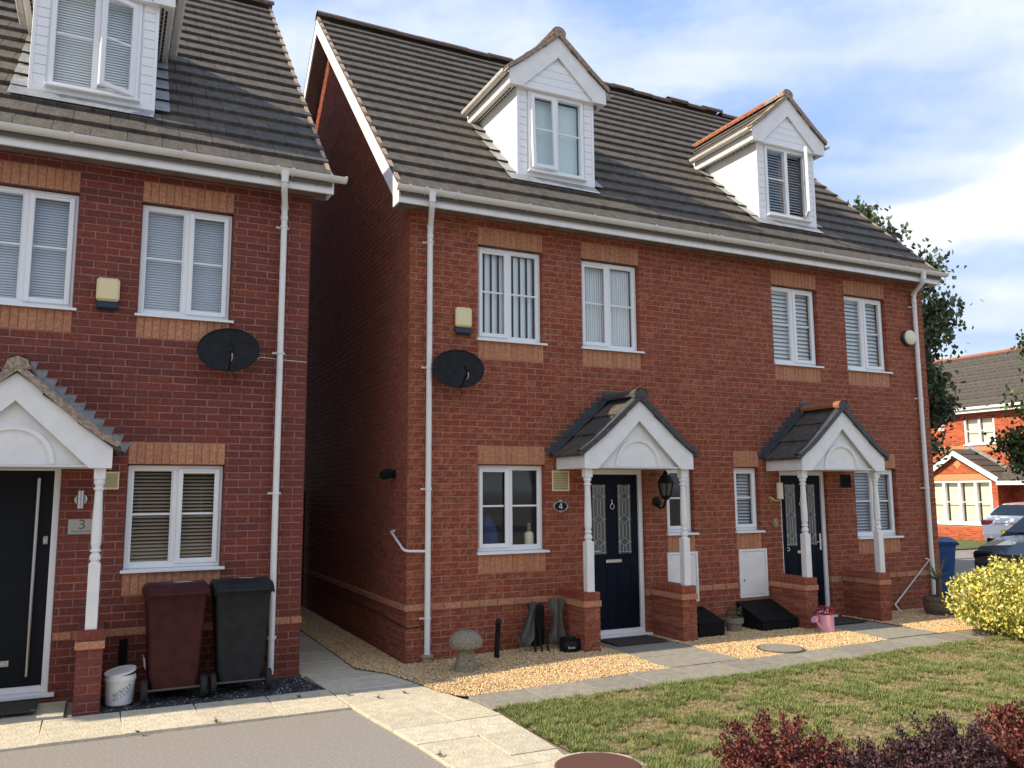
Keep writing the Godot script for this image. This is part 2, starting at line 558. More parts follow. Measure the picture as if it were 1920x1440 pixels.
func course_rects(u0: float, u1: float, S: float, c0: int, c1: int, holes: Array, shape: Variant = null) -> Array:
	var out := []
	for c in range(c0, c1):
		var y0 := S + c * CH + 0.005
		var y1 := y0 + 0.065
		var a0 := u0
		var a1 := u1
		if shape != null:
			var rr: Vector2 = shape.call(y1)
			a0 = maxf(u0, rr.x); a1 = minf(u1, rr.y)
			if a1 - a0 < 0.1:
				continue
		var free := [Vector2(a0, a1)]
		for h in holes:
			if y0 < h[3] - 0.012 and y1 > h[1] + 0.012:
				var nf := []
				for f in free:
					if h[2] <= f.x or h[0] >= f.y:
						nf.append(f)
						continue
					if h[0] - f.x > 0.03: nf.append(Vector2(f.x, h[0]))
					if f.y - h[2] > 0.03: nf.append(Vector2(h[2], f.y))
				free = nf
		var off := u1 - (0.1125 if posmod(c, 2) == 1 else 0.0)
		for f in free:
			var k := floori((f.x - off) / 0.225)
			var first := out.size()
			while off + k * 0.225 < f.y - 0.001:
				var a := maxf(f.x, off + k * 0.225)
				var b := minf(f.y, off + (k + 1) * 0.225)
				k += 1
				if b - a < 0.045 and out.size() > first:
					out[-1][1] = b
					continue
				if b - a < 0.045:
					off = off
				var e := b - 0.010 if b < f.y - 0.012 else b
				if e - a > 0.012:
					out.append([a, e, y0, y1])
	return out

func lay(wall: Node3D, xf: Transform3D, rects: Array, mats: Array, cols: Array, mass: Material, top: int, called := "brick", rest := "bricks") -> void:
	var order := []
	var nrm := xf.basis.z.normalized()
	for i in rects.size():
		var r: Array = rects[i]
		var p: Vector3 = xf * Vector3((r[0] + r[1]) / 2, (r[2] + r[3]) / 2, 0)
		var s: float = seen(p, nrm) * (r[1] - r[0]) * (r[3] - r[2])
		order.append([s if in_frame(p) else 0.0, i])
	order.sort_custom(func(a, b): return a[0] > b[0])
	var mb := MB.new()
	mb.tint = true
	var left := 0
	for k in order.size():
		var r: Array = rects[order[k][1]]
		var ci := rng.randi() % cols.size()
		var at := Vector3((r[0] + r[1]) / 2, (r[2] + r[3]) / 2, rng.randf_range(-0.002, 0.0015))
		var tilt := Basis.from_euler(Vector3(rng.randf_range(-0.006, 0.006), rng.randf_range(-0.004, 0.004), rng.randf_range(-0.004, 0.004)))
		if k < top and order[k][0] > 0.0:
			var o := obj(called, brick_mesh(snappedf(r[1] - r[0], 0.005), snappedf(r[3] - r[2], 0.005), rng.randi() % 10), mats[ci], wall)
			o.transform = xf * Transform3D(tilt, at)
		else:
			left += 1
			mb.col = cols[ci]
			mb.uvo = Vector2(rng.randf(), rng.randf())
			mb.xf = xf * Transform3D(tilt, at)
			var hx: float = (r[1] - r[0]) / 2
			var hy: float = (r[3] - r[2]) / 2
			mb.brickface(Vector3(-hx, -hy, -0.10), Vector3(hx, hy, 0), 0.004)
	if left > 0:
		stuff(obj(rest, mb, mass, wall))

func core(wall: Node3D, u0: float, u1: float, y0: float, y1: float, holes: Array, xf: Transform3D, m: Material, called := "mortar") -> void:
	var xs := [u0, u1]
	var ys := [y0, y1]
	var hh := []
	for h in holes:
		var g := [h[0] - 0.005, h[1] - 0.005, h[2] + 0.005, h[3] + 0.005]
		hh.append(g)
		xs.append(g[0]); xs.append(g[2]); ys.append(g[1]); ys.append(g[3])
	xs.sort(); ys.sort()
	var mb := MB.new()
	mb.xf = xf
	for i in xs.size() - 1:
		if xs[i + 1] - xs[i] < 0.0005: continue
		var run := -1.0
		var last := -1.0
		for j in ys.size() - 1:
			if ys[j + 1] - ys[j] < 0.0005: continue
			var cx: float = (xs[i] + xs[i + 1]) / 2
			var cy: float = (ys[j] + ys[j + 1]) / 2
			var inside := false
			for h in hh:
				if cx > h[0] and cx < h[2] and cy > h[1] and cy < h[3]:
					inside = true
			if inside:
				if run > -1.0: mb.box(Vector3(xs[i], run, -0.24), Vector3(xs[i + 1], last, -0.005))
				run = -1.0
			else:
				if run <= -1.0: run = ys[j]
				last = ys[j + 1]
		if run > -1.0: mb.box(Vector3(xs[i], run, -0.24), Vector3(xs[i + 1], last, -0.005))
	obj(called, mb, m, wall)

func soldiers(wall: Node3D, x0: float, x1: float, y0: float, y1: float, called: String) -> void:
	var n := roundi((x1 - x0) / 0.075)
	var w := (x1 - x0) / n
	for k in n:
		var o := obj(called, brick_mesh(snappedf(w - 0.007, 0.001), snappedf(y1 - y0 - 0.008, 0.005), k % 5), M.matBuff[rng.randi() % 4], wall)
		o.position = Vector3(x0 + w * (k + 0.5), (y0 + y1) / 2, rng.randf_range(0.0, 0.002))

func band(wall: Node3D, u0: float, u1: float, y0: float, xf: Transform3D) -> void:
	var k := 0
	var a := u0
	while a < u1 - 0.02:
		var b := minf(u1, a + 0.225)
		var o := obj("band_brick", brick_mesh(snappedf(b - a - 0.008, 0.005), 0.068, k % 6), M.matBuff[rng.randi() % 4], wall)
		o.transform = xf * Transform3D(Basis.IDENTITY, Vector3((a + b) / 2, y0 + 0.037, 0.012))
		a = b
		k += 1

# ---------- windows ----------
func blind(win: Node3D, x0: float, x1: float, y0: float, y1: float, style: String, z := -0.17) -> void:
	if style == "none":
		return
	var mb := MB.new()
	if style == "vanes" or style == "sheer":
		var p := 0.089 if style == "vanes" else 0.034
		var n := int((x1 - x0) / p)
		for k in n:
			var cx := x0 + (k + 0.5) * (x1 - x0) / n
			var vb := MB.new() if style == "vanes" else mb
			vb.xf = Transform3D(Basis(Vector3.UP, 0.34 if style == "vanes" else (0.5 if k % 2 == 0 else -0.5)), Vector3(cx, 0, z))
			for i in 4:
				var a := lerpf(-0.5, 0.5, i / 4.0); var b := lerpf(-0.5, 0.5, (i + 1) / 4.0)
				var W := p * 1.02
				vb.qo(Vector3(a * W, y0, 0.012 * cos(a * PI)), Vector3(b * W, y0, 0.012 * cos(b * PI)), Vector3(b * W, y1, 0.012 * cos(b * PI)), Vector3(a * W, y1, 0.012 * cos(a * PI)), Vector3(0, 0, 1))
			if style == "vanes":
				obj("blind_vane", vb, M.blind, win)
		if style == "sheer":
			obj("net_curtain", mb, M.blind, win)
		return
	if style == "roller":
		mb.box(Vector3(x0, y0, z - 0.002), Vector3(x1, y1, z))
		obj("roller_blind", mb, M.roller, win)
		return
	var pitch := 0.027
	var tilt := 1.15
	var m: Material = M.blindgrey
	if style == "wide": pitch = 0.060; tilt = 1.0; m = M.blind
	elif style == "beige": pitch = 0.036; tilt = 0.62; m = M.blindbeige
	elif style == "white": pitch = 0.030; tilt = 1.15; m = M.blind
	elif style == "open": pitch = 0.045; tilt = 0.7; m = M.blindgrey
	var y := y0 + pitch * 0.5
	var w := pitch * 1.12
	while y < y1:
		mb.xf = Transform3D(Basis(Vector3.RIGHT, tilt), Vector3(0, y, z))
		mb.q(Vector3(x0, 0.0, w / 2), Vector3(x1, 0.0, w / 2), Vector3(x1, 0.003, 0), Vector3(x0, 0.003, 0))
		mb.q(Vector3(x0, 0.003, 0), Vector3(x1, 0.003, 0), Vector3(x1, 0, -w / 2), Vector3(x0, 0, -w / 2))
		y += pitch
	mb.xf = Transform3D.IDENTITY
	mb.box(Vector3(x0, y1, z - 0.02), Vector3(x1, y1 + 0.03, z + 0.02))
	obj("blind", mb, m, win)

func pane_quad(x0: float, y0: float, x1: float, y1: float, z: float) -> MB:
	var mb := MB.new()
	mb.q(Vector3(x0, y0, z), Vector3(x1, y0, z), Vector3(x1, y1, z), Vector3(x0, y1, z))
	return mb

func frame_ring(mb: MB, x0: float, y0: float, x1: float, y1: float, t: float, z0: float, z1: float, b := 0.006) -> void:
	mb.cbox(Vector3(x0, y0, z0), Vector3(x0 + t, y1, z1), b)
	mb.cbox(Vector3(x1 - t, y0, z0), Vector3(x1, y1, z1), b)
	mb.cbox(Vector3(x0 + t - 0.004, y0, z0 + 0.0015), Vector3(x1 - t + 0.004, y0 + t, z1 - 0.0015), b)
	mb.cbox(Vector3(x0 + t - 0.004, y1 - t, z0 + 0.0015), Vector3(x1 - t + 0.004, y1, z1 - 0.0015), b)

func window(house: Node3D, x: float, y: float, w: float, h: float, sash: int, style: String, sill_out := 0.045) -> Node3D:
	var win := part("window", house, Vector3(x, y, 0))
	var fr := MB.new()
	var F := 0.052
	var zb := -0.135
	var zf := -0.072
	frame_ring(fr, 0.004, 0.028, w - 0.004, h - 0.004, F, zb, zf)
	var lights := []
	if sash == 0:
		lights = [[F, w - F, true]]
	else:
		var m := w * (0.5 - 0.0 * sash)
		fr.cbox(Vector3(m - 0.032, 0.028 + F - 0.004, zb + 0.002), Vector3(m + 0.032, h - F, zf + 0.002), 0.006)
		lights = [[F, m - 0.032, sash < 0], [m + 0.032, w - F, sash > 0]]
	obj("frame", fr, M.upvc, win)
	for L in lights:
		var a: float = L[0]
		var b: float = L[1]
		var y0 := 0.028 + F
		var y1 := h - F
		var g := 0.012
		if L[2]:
			var sb := MB.new()
			frame_ring(sb, a - 0.016, y0 - 0.016, b + 0.016, y1 + 0.016, 0.050, zf - 0.012, zf + 0.020)
			obj("sash", sb, M.upvc, win)
			g = 0.034
			var tv := MB.new()
			tv.cbox(Vector3(a + 0.03, y1 - 0.006, zf + 0.021), Vector3(b - 0.03, y1 + 0.010, zf + 0.034), 0.004)
			obj("trickle_vent", tv, M.upvc, win)
		else:
			var bd := MB.new()
			frame_ring(bd, a - 0.002, y0 - 0.002, b + 0.002, y1 + 0.002, 0.014, zf - 0.030, zf - 0.012, 0.004)
			obj("glazing_bead", bd, M.upvc, win)
		var bar := MB.new()
		var ym := lerpf(y0, y1, 0.52)
		bar.cbox(Vector3(a + g, ym - 0.011, zf - 0.034), Vector3(b - g, ym + 0.011, zf - 0.018), 0.004)
		obj("glazing_bar", bar, M.upvc, win)
		obj("pane", pane_quad(a + g - 0.003, y0 + g - 0.003, b - g + 0.003, y1 - g + 0.003, zf - 0.028), M.glass, win)
	var sl := MB.new()
	sl.prism(arr2([[-0.13, 0.002], [sill_out, 0.000], [sill_out, 0.018], [sill_out - 0.006, 0.024], [-0.07, 0.036], [-0.13, 0.036]]), 0, 0)
	sl = MB.new()
	sl.xf = Transform3D(Basis(Vector3(0, 0, 1), Vector3(0, 1, 0), Vector3(-1, 0, 0)), Vector3(0, 0, 0))
	sl.prism(arr2([[-0.13, 0.002], [sill_out, -0.004], [sill_out, 0.016], [sill_out - 0.006, 0.021], [-0.074, 0.0265], [-0.13, 0.0265]]), -(w + 0.035), 0.02)
	obj("sill", sl, M.upvc, win)
	if sash == 0:
		blind(win, F, w - F, 0.08, h - 0.06, style)
	else:
		blind(win, F, w - F, 0.08, h - 0.06, style)
	return win

# ---------- roof ----------
func slope_xf(x: float, t: float, h: float, dy: float) -> Transform3D:
	var th := atan(SLOPE)
	var up := Vector3(0, sin(th), -cos(th))
	var nr := Vector3(0, cos(th), sin(th))
	return Transform3D(Basis(Vector3(1, 0, 0), up, nr), Vector3(x, 5.40 + dy, 0.352) + up * t + nr * h)

var tile_cache := {}
func tile_mesh(w: float, l: float, variant := 0) -> ArrayMesh:
	var key := "%d/%d/%d" % [roundi(w * 1000), roundi(l * 1000), variant]
	if not tile_cache.has(key):
		var mb := MB.new()
		tile_shape(mb, w, l)
		tile_cache[key] = mb.mesh()
	return tile_cache[key]

func tile_shape(mb: MB, w: float, l: float) -> void:
	mb.prism(arr2([[-w / 2, 0], [w / 2, 0], [w / 2, l], [-w / 2, l]]), -0.045, -0.005)
	var e := 0.008
	mb.q(Vector3(-w / 2, 0, -0.005), Vector3(w / 2, 0, -0.005), Vector3(w / 2, e, 0), Vector3(-w / 2, e, 0))
	mb.q(Vector3(-w / 2 + 0.0, e, 0), Vector3(w / 2, e, 0), Vector3(w / 2, l, 0.0), Vector3(-w / 2, l, 0.0))
	mb.q(Vector3(-w / 2, l, -0.005), Vector3(-w / 2, 0, -0.005), Vector3(-w / 2, e, 0), Vector3(-w / 2, l, 0))
	mb.q(Vector3(w / 2, 0, -0.005), Vector3(w / 2, l, -0.005), Vector3(w / 2, l, 0), Vector3(w / 2, e, 0))

func tiled_roof(house: Node3D, x0: float, x1: float, dy: float, dormers: Array, top: int) -> Node3D:
	var roof := part("roof", house)
	var G := 0.3475
	var W := 0.33
	var items := []
	for n in 19:
		var t := 0.012 + n * G
		var l := 0.41 if n < 18 else 0.33
		var u := x0 - (W / 2 if n % 2 == 1 else 0.0)
		while u < x1 - 0.01:
			var a := maxf(u, x0); var b := minf(u + W, x1)
			u += W
			if b - a < 0.03: continue
			var cx := (a + b) / 2
			var skip := false
			for d in dormers:
				if absf(cx - d) < 0.50 and t > 0.95 and t < 2.55: skip = true
			if skip: continue
			var xf := slope_xf(cx, t, 0.0, dy)
			xf.basis = xf.basis * Basis(Vector3.RIGHT, -0.128 + rng.randf_range(-0.007, 0.007)) * Basis(Vector3.FORWARD, rng.randf_range(-0.004, 0.004))
			var p := xf * Vector3(0, 0.17, 0)
			items.append([(seen(p, xf.basis.z) * (b - a)) if in_frame(p) else 0.0, xf, b - a - 0.005, l, rng.randi() % 5])
	items.sort_custom(func(a, b): return a[0] > b[0])
	var mb := MB.new()
	mb.tint = true
	for k in items.size():
		var i: Array = items[k]
		if k < top and i[0] > 0.0:
			var o := obj("roof_tile", tile_mesh(snappedf(i[2], 0.005), i[3]), M.tile[i[4]], roof)
			o.transform = i[1]
		else:
			mb.xf = i[1]
			mb.col = M.tilecol[i[4]]
			tile_shape(mb, i[2], i[3])
	stuff(obj("roof_tiles", mb, M.tilemass, roof))
	# deck and rear slope
	var dk := MB.new()
	dk.xf = Transform3D(Basis(Vector3(0, 0, 1), Vector3(0, 1, 0), Vector3(-1, 0, 0)), Vector3.ZERO)
	var zr := -4.35
	var yr := 5.40 + dy + (0.352 - zr) * SLOPE
	dk.prism(arr2([[0.33, 5.40 + dy - 0.075], [zr, yr - 0.075], [2 * zr - 0.33, 5.40 + dy - 0.075], [2 * zr - 0.33, 5.40 + dy - 0.13], [zr, yr - 0.15], [0.33, 5.40 + dy - 0.13]]), -x1 + 0.012, -x0 - 0.012)
	obj("roof_deck", dk, M.deck, roof)
	var rb := MB.new()
	rb.xf = dk.xf
	rb.prism(arr2([[zr - 0.02, yr - 0.02], [2 * zr - 0.36, 5.40 + dy - 0.02], [2 * zr - 0.36, 5.40 + dy - 0.06], [zr - 0.02, yr - 0.06]]), -x1, -x0)
	obj("rear_slope", rb, M.tile[0], roof)
	# ridge
	var x := x0
	while x < x1 - 0.05:
		var b := minf(x + 0.46, x1)
		var rt := MB.new()
		var pr := []
		for k in 9:
			var a := lerpf(-0.25, PI + 0.25, k / 8.0)
			pr.append(Vector2(cos(a) * 0.115, sin(a) * 0.095))
		rt.strip(pr, x, b + 0.03)
		var o := obj("ridge_tile", rt, M.ridge, roof)
		o.position = Vector3(0, yr - 0.02 + rng.randf_range(-0.007, 0.007), zr)
		o.rotation.z = rng.randf_range(-0.006, 0.006)
		x = b
	return roof

func fascia_and_gutter(house: Node3D, x0: float, x1: float, g0: float, g1: float, dy: float, brackets: Array) -> void:
	var f := MB.new()
	f.cbox(Vector3(x0, 5.20 + dy, 0.272), Vector3(x1, 5.385 + dy, 0.30), 0.003)
	obj("fascia", f, M.white, house)
	var s := MB.new()
	s.box(Vector3(x0 + 0.002, 5.250 + dy, -0.10), Vector3(x1 - 0.002, 5.262 + dy, 0.271))
	obj("soffit", s, M.soffit, house)
	var g := part("gutter", house)
	var ch := MB.new()
	var pr := []
	for k in 11:
		var a := lerpf(PI, TAU, k / 10.0)
		pr.append(Vector2(0.352 + cos(a) * 0.050, 5.380 + dy + sin(a) * 0.062))
	ch.strip(pr, g0, g1)
	var pr2 := []
	for p in pr:
		pr2.append(Vector2(0.352 + (p.x - 0.352) * 0.93, 5.380 + dy + (p.y - 5.380 - dy) * 0.93))
	pr2.reverse()
	ch.strip(pr2, g0, g1)
	ch.strip([pr[0], pr2[-1]], g0, g1)
	ch.strip([pr2[0], pr[-1]], g0, g1)
	obj("gutter_channel", ch, M.gutter, g)
	for e in [g0, g1]:
		var cap := MB.new()
		cap.xf = Transform3D(Basis(Vector3(0, 0, 1), Vector3(0, 1, 0), Vector3(-1, 0, 0)), Vector3(e, 0, 0))
		var pp := []
		for p in pr:
			pp.append([0.352 + (p.x - 0.352) * 1.08, 5.390 + dy + (p.y - 5.380 - dy) * 1.08])
		cap.prism(arr2(pp), -0.012, 0.012)
		obj("end_cap", cap, M.gutter, g)
	for b in brackets:
		var br := MB.new()
		var p3 := []
		for p in pr:
			p3.append(Vector2(0.352 + (p.x - 0.352) * 1.17, 5.389 + dy + (p.y - 5.380 - dy) * 1.15))
		br.strip(p3, b - 0.017, b + 0.017)
		br.strip([p3[0], Vector2(p3[0].x, p3[0].y + 0.006), Vector2(p3[0].x + 0.012, p3[0].y + 0.006)], b - 0.014, b + 0.014)
		br.box(Vector3(b - 0.012, 5.30 + dy, 0.300), Vector3(b + 0.012, 5.37 + dy, 0.308))
		br.box(Vector3(b - 0.010, 5.315 + dy, 0.306), Vector3(b + 0.010, 5.325 + dy, 0.335))
		obj("bracket", br, M.gutter, g)

func downpipe(house: Node3D, xo: float, xp: float, ybend: float, ybot: float, clips: Array, dy := 0.0) -> Node3D:
	var d := part("downpipe", house)
	var mb := MB.new()
	mb.tube([Vector3(xo, 5.36 + dy, 0.362), Vector3(xo, 5.245 + dy, 0.362), Vector3(xo, 5.205 + dy, 0.352), Vector3(lerpf(xo, xp, 0.1), 5.17 + dy, 0.320), Vector3(lerpf(xo, xp, 0.9), ybend + 0.05, 0.10), Vector3(xp, ybend, 0.066), Vector3(xp, ybend - 0.06, 0.058), Vector3(xp, ybot, 0.058)], 0.034, 12)
	obj("pipe", mb, M.pipe, d)
	var u := MB.new()
	u.xf = Transform3D(Basis.IDENTITY, Vector3(xo, 5.255 + dy, 0.362))
	u.lathe([[0.040, -0.03], [0.040, 0.03], [0.050, 0.09], [0.066, 0.115]], 14, false)
	for s in [-0.085, 0.085]:
		u.xf = Transform3D(Basis(Vector3(0, 0, 1), -PI / 2), Vector3(xo + s, 5.385 + dy, 0.362))
		var pr := []
	obj("outlet", u, M.pipe, d)
	var col := MB.new()
	for y in [ybend + 0.02, ybend - 0.10]:
		col.xf = Transform3D(Basis.IDENTITY, Vector3(xp, y, 0.060))
		col.lathe([[0.035, -0.025], [0.040, -0.022], [0.040, 0.022], [0.035, 0.025]], 14, false)
	obj("socket", col, M.pipe, d)
	for y in clips:
		var c := MB.new()
		c.xf = Transform3D(Basis.IDENTITY, Vector3(xp, y, 0.058))
		c.lathe([[0.035, -0.014], [0.041, -0.012], [0.041, 0.012], [0.035, 0.014]], 14, false)
		c.xf = Transform3D(Basis.IDENTITY, Vector3(xp, y, 0))
		c.box(Vector3(-0.075, -0.011, 0.0), Vector3(0.060, 0.011, 0.012))
		c.box(Vector3(-0.070, -0.008, 0.0), Vector3(-0.058, 0.008, 0.024))
		c.box(Vector3(-0.02, -0.008, 0.0), Vector3(0.02, 0.008, 0.03))
		obj("pipe_clip", c, M.pipe, d)
	return d

func gable_trim(house: Node3D, x: float, xin: float, dy: float) -> void:
	# verge mortar, bargeboards and sloping soffit at a gable end; x is the outer plane, xin the wall face
	var s := signf(xin - x)
	var zr := -4.35
	var yr := 5.40 + dy + (0.352 - zr) * SLOPE
	var base := Basis(Vector3(0, 0, 1), Vector3(0, 1, 0), Vector3(-1, 0, 0))
	var lo := 5.20 + dy
	var v := MB.new()
	v.xf = Transform3D(base, Vector3(x, 0, 0))
	var e := func(off: float) -> float: return off * sqrt(1 + SLOPE * SLOPE)
	var t0 := 5.40 + dy
	for k in 2:
		var sg := 1.0 if k == 0 else -1.0
		var Z := func(z: float) -> float: return zr + (z - zr) * sg
		v.prism(arr2([[Z.call(0.34), t0 - 0.016], [Z.call(zr), yr - 0.016], [Z.call(zr), yr - e.call(0.060)], [Z.call(0.34), t0 - e.call(0.060)]]), minf(-0.05 * s, -0.006 * s), maxf(-0.05 * s, -0.006 * s))
	obj("verge_mortar", v, M.verge, house)
	for k in 2:
		var sg := 1.0 if k == 0 else -1.0
		var Z := func(z: float) -> float: return zr + (z - zr) * sg
		var b := MB.new()
		b.xf = Transform3D(base, Vector3(x, 0, 0))
		var zc := 0.08
		b.prism(arr2([[Z.call(0.302), t0 + 0.05 * SLOPE - e.call(0.052)], [Z.call(zr), yr - e.call(0.052)], [Z.call(zr), yr - e.call(0.235)], [Z.call(zc), t0 + (0.352 - zc) * SLOPE - e.call(0.235)], [Z.call(zc), lo + 0.002], [Z.call(0.302), lo]]), minf(-0.022 * s, 0), maxf(-0.022 * s, 0))
		obj("bargeboard", b, M.white, house)
		var u := MB.new()
		u.xf = Transform3D(base, Vector3(x, 0, 0))
		u.prism(arr2([[Z.call(0.10), t0 + 0.25 * SLOPE - e.call(0.20)], [Z.call(zr), yr - e.call(0.20)], [Z.call(zr), yr - e.call(0.215)], [Z.call(0.10), t0 + 0.25 * SLOPE - e.call(0.215)]]), minf(-0.024 * s, -(xin - x)), maxf(-0.024 * s, -(xin - x)))
		obj("verge_soffit", u, M.soffit, house)

func gable_wall(house: Node3D, x: float, facing: float, S: float, dy: float, mats: Array, cols: Array, mass: Material, mortar: Material, top: int, skip_bricks := false) -> void:
	var wall := part("gable_wall", house)
	var zb := -8.70
	var zr := -4.35
	var yr := 5.40 + dy + (0.352 - zr) * SLOPE - 0.16
	var ye := 5.40 + dy + 0.352 * SLOPE - 0.16
	var b := MB.new()
	b.xf = Transform3D(Basis(Vector3(0, 0, 1), Vector3(0, 1, 0), Vector3(-1, 0, 0)), Vector3(x, 0, 0))
	var lo := 0.007 if facing < 0.0 else -0.007
	b.prism(arr2([[-0.008, -0.1], [-0.008, ye], [zr, yr], [zb, ye], [zb, -0.1]]), minf(-lo, -0.22 * -facing), maxf(-lo, -0.22 * -facing))
	obj("mortar", b, mortar, wall)
	if skip_bricks: return
	var xf := Transform3D(Basis(Vector3(0, 0, 1), Vector3(0, 1, 0), Vector3(-1, 0, 0)), Vector3(x, 0, 0)) if facing < 0.0 else Transform3D(Basis(Vector3(0, 0, -1), Vector3(0, 1, 0), Vector3(1, 0, 0)), Vector3(x, 0, 0))
	var sh := func(y: float) -> Vector2:
		var k := maxf(0.0, (y - ye) / SLOPE)
		return Vector2(zb + k, -0.007 - k) if facing < 0.0 else Vector2(0.007 + k, -zb - k)
	var holes := [[-20.0, S - CH, 20.0, S]]
	var u0 := zb if facing < 0.0 else 0.0
	var u1 := 0.0 if facing < 0.0 else -zb
	lay(wall, xf, course_rects(u0, u1, S, -10, 124, holes, sh), mats, cols, mass, top)
	if facing < 0.0:
		band(wall, zb, 0.0, S - CH, xf)
	else:
		band(wall, 0.0, -zb, S - CH, xf)

func roof_pair_tile(called: String, p: Node3D, side: float, hw: float, ya: float, yb: float, rows: int, z0: float, z1: float, w: float, m: Array, clip: Variant = null, flare := 0.0) -> void:
	# tiles on one side of a small pitched roof whose ridge runs along z; local x = 0 at the ridge
	var run := Vector2(hw, yb - ya)
	var L := run.length()
	var g := L / rows
	for r in rows:
		var s0 := float(r) / rows
		var zz := z0
		if r % 2 == 1: zz = z0 - w / 2
		while zz < z1 - 0.02:
			var a := maxf(zz, z0); var b := minf(zz + w, z1)
			zz += w
			if b - a < 0.04: continue
			if clip != null and not clip.call(r, (a + b) / 2): continue
			var d := Vector3(side * run.x, run.y, 0).normalized()
			var up := -d
			var zax := Vector3(0, 0, 1)
			var nr := up.cross(zax) if side < 0.0 else zax.cross(up)
			if nr.y < 0: nr = -nr
			var xa := up.cross(nr)
			var low := Vector3(side * hw * (1.0 - s0), yb + (ya - yb) * s0, (a + b) / 2)
			var o := obj(called, tile_mesh(snappedf(b - a - 0.005, 0.005), snappedf(g + 0.05 if r < rows - 1 else g, 0.005)), m[rng.randi() % m.size()], p)
			var bs := Basis(xa, up, nr)
			bs = bs * Basis(Vector3.RIGHT, -0.07 + rng.randf_range(-0.008, 0.008) + (flare if r == 0 else 0.0))
			o.transform = Transform3D(bs, low)

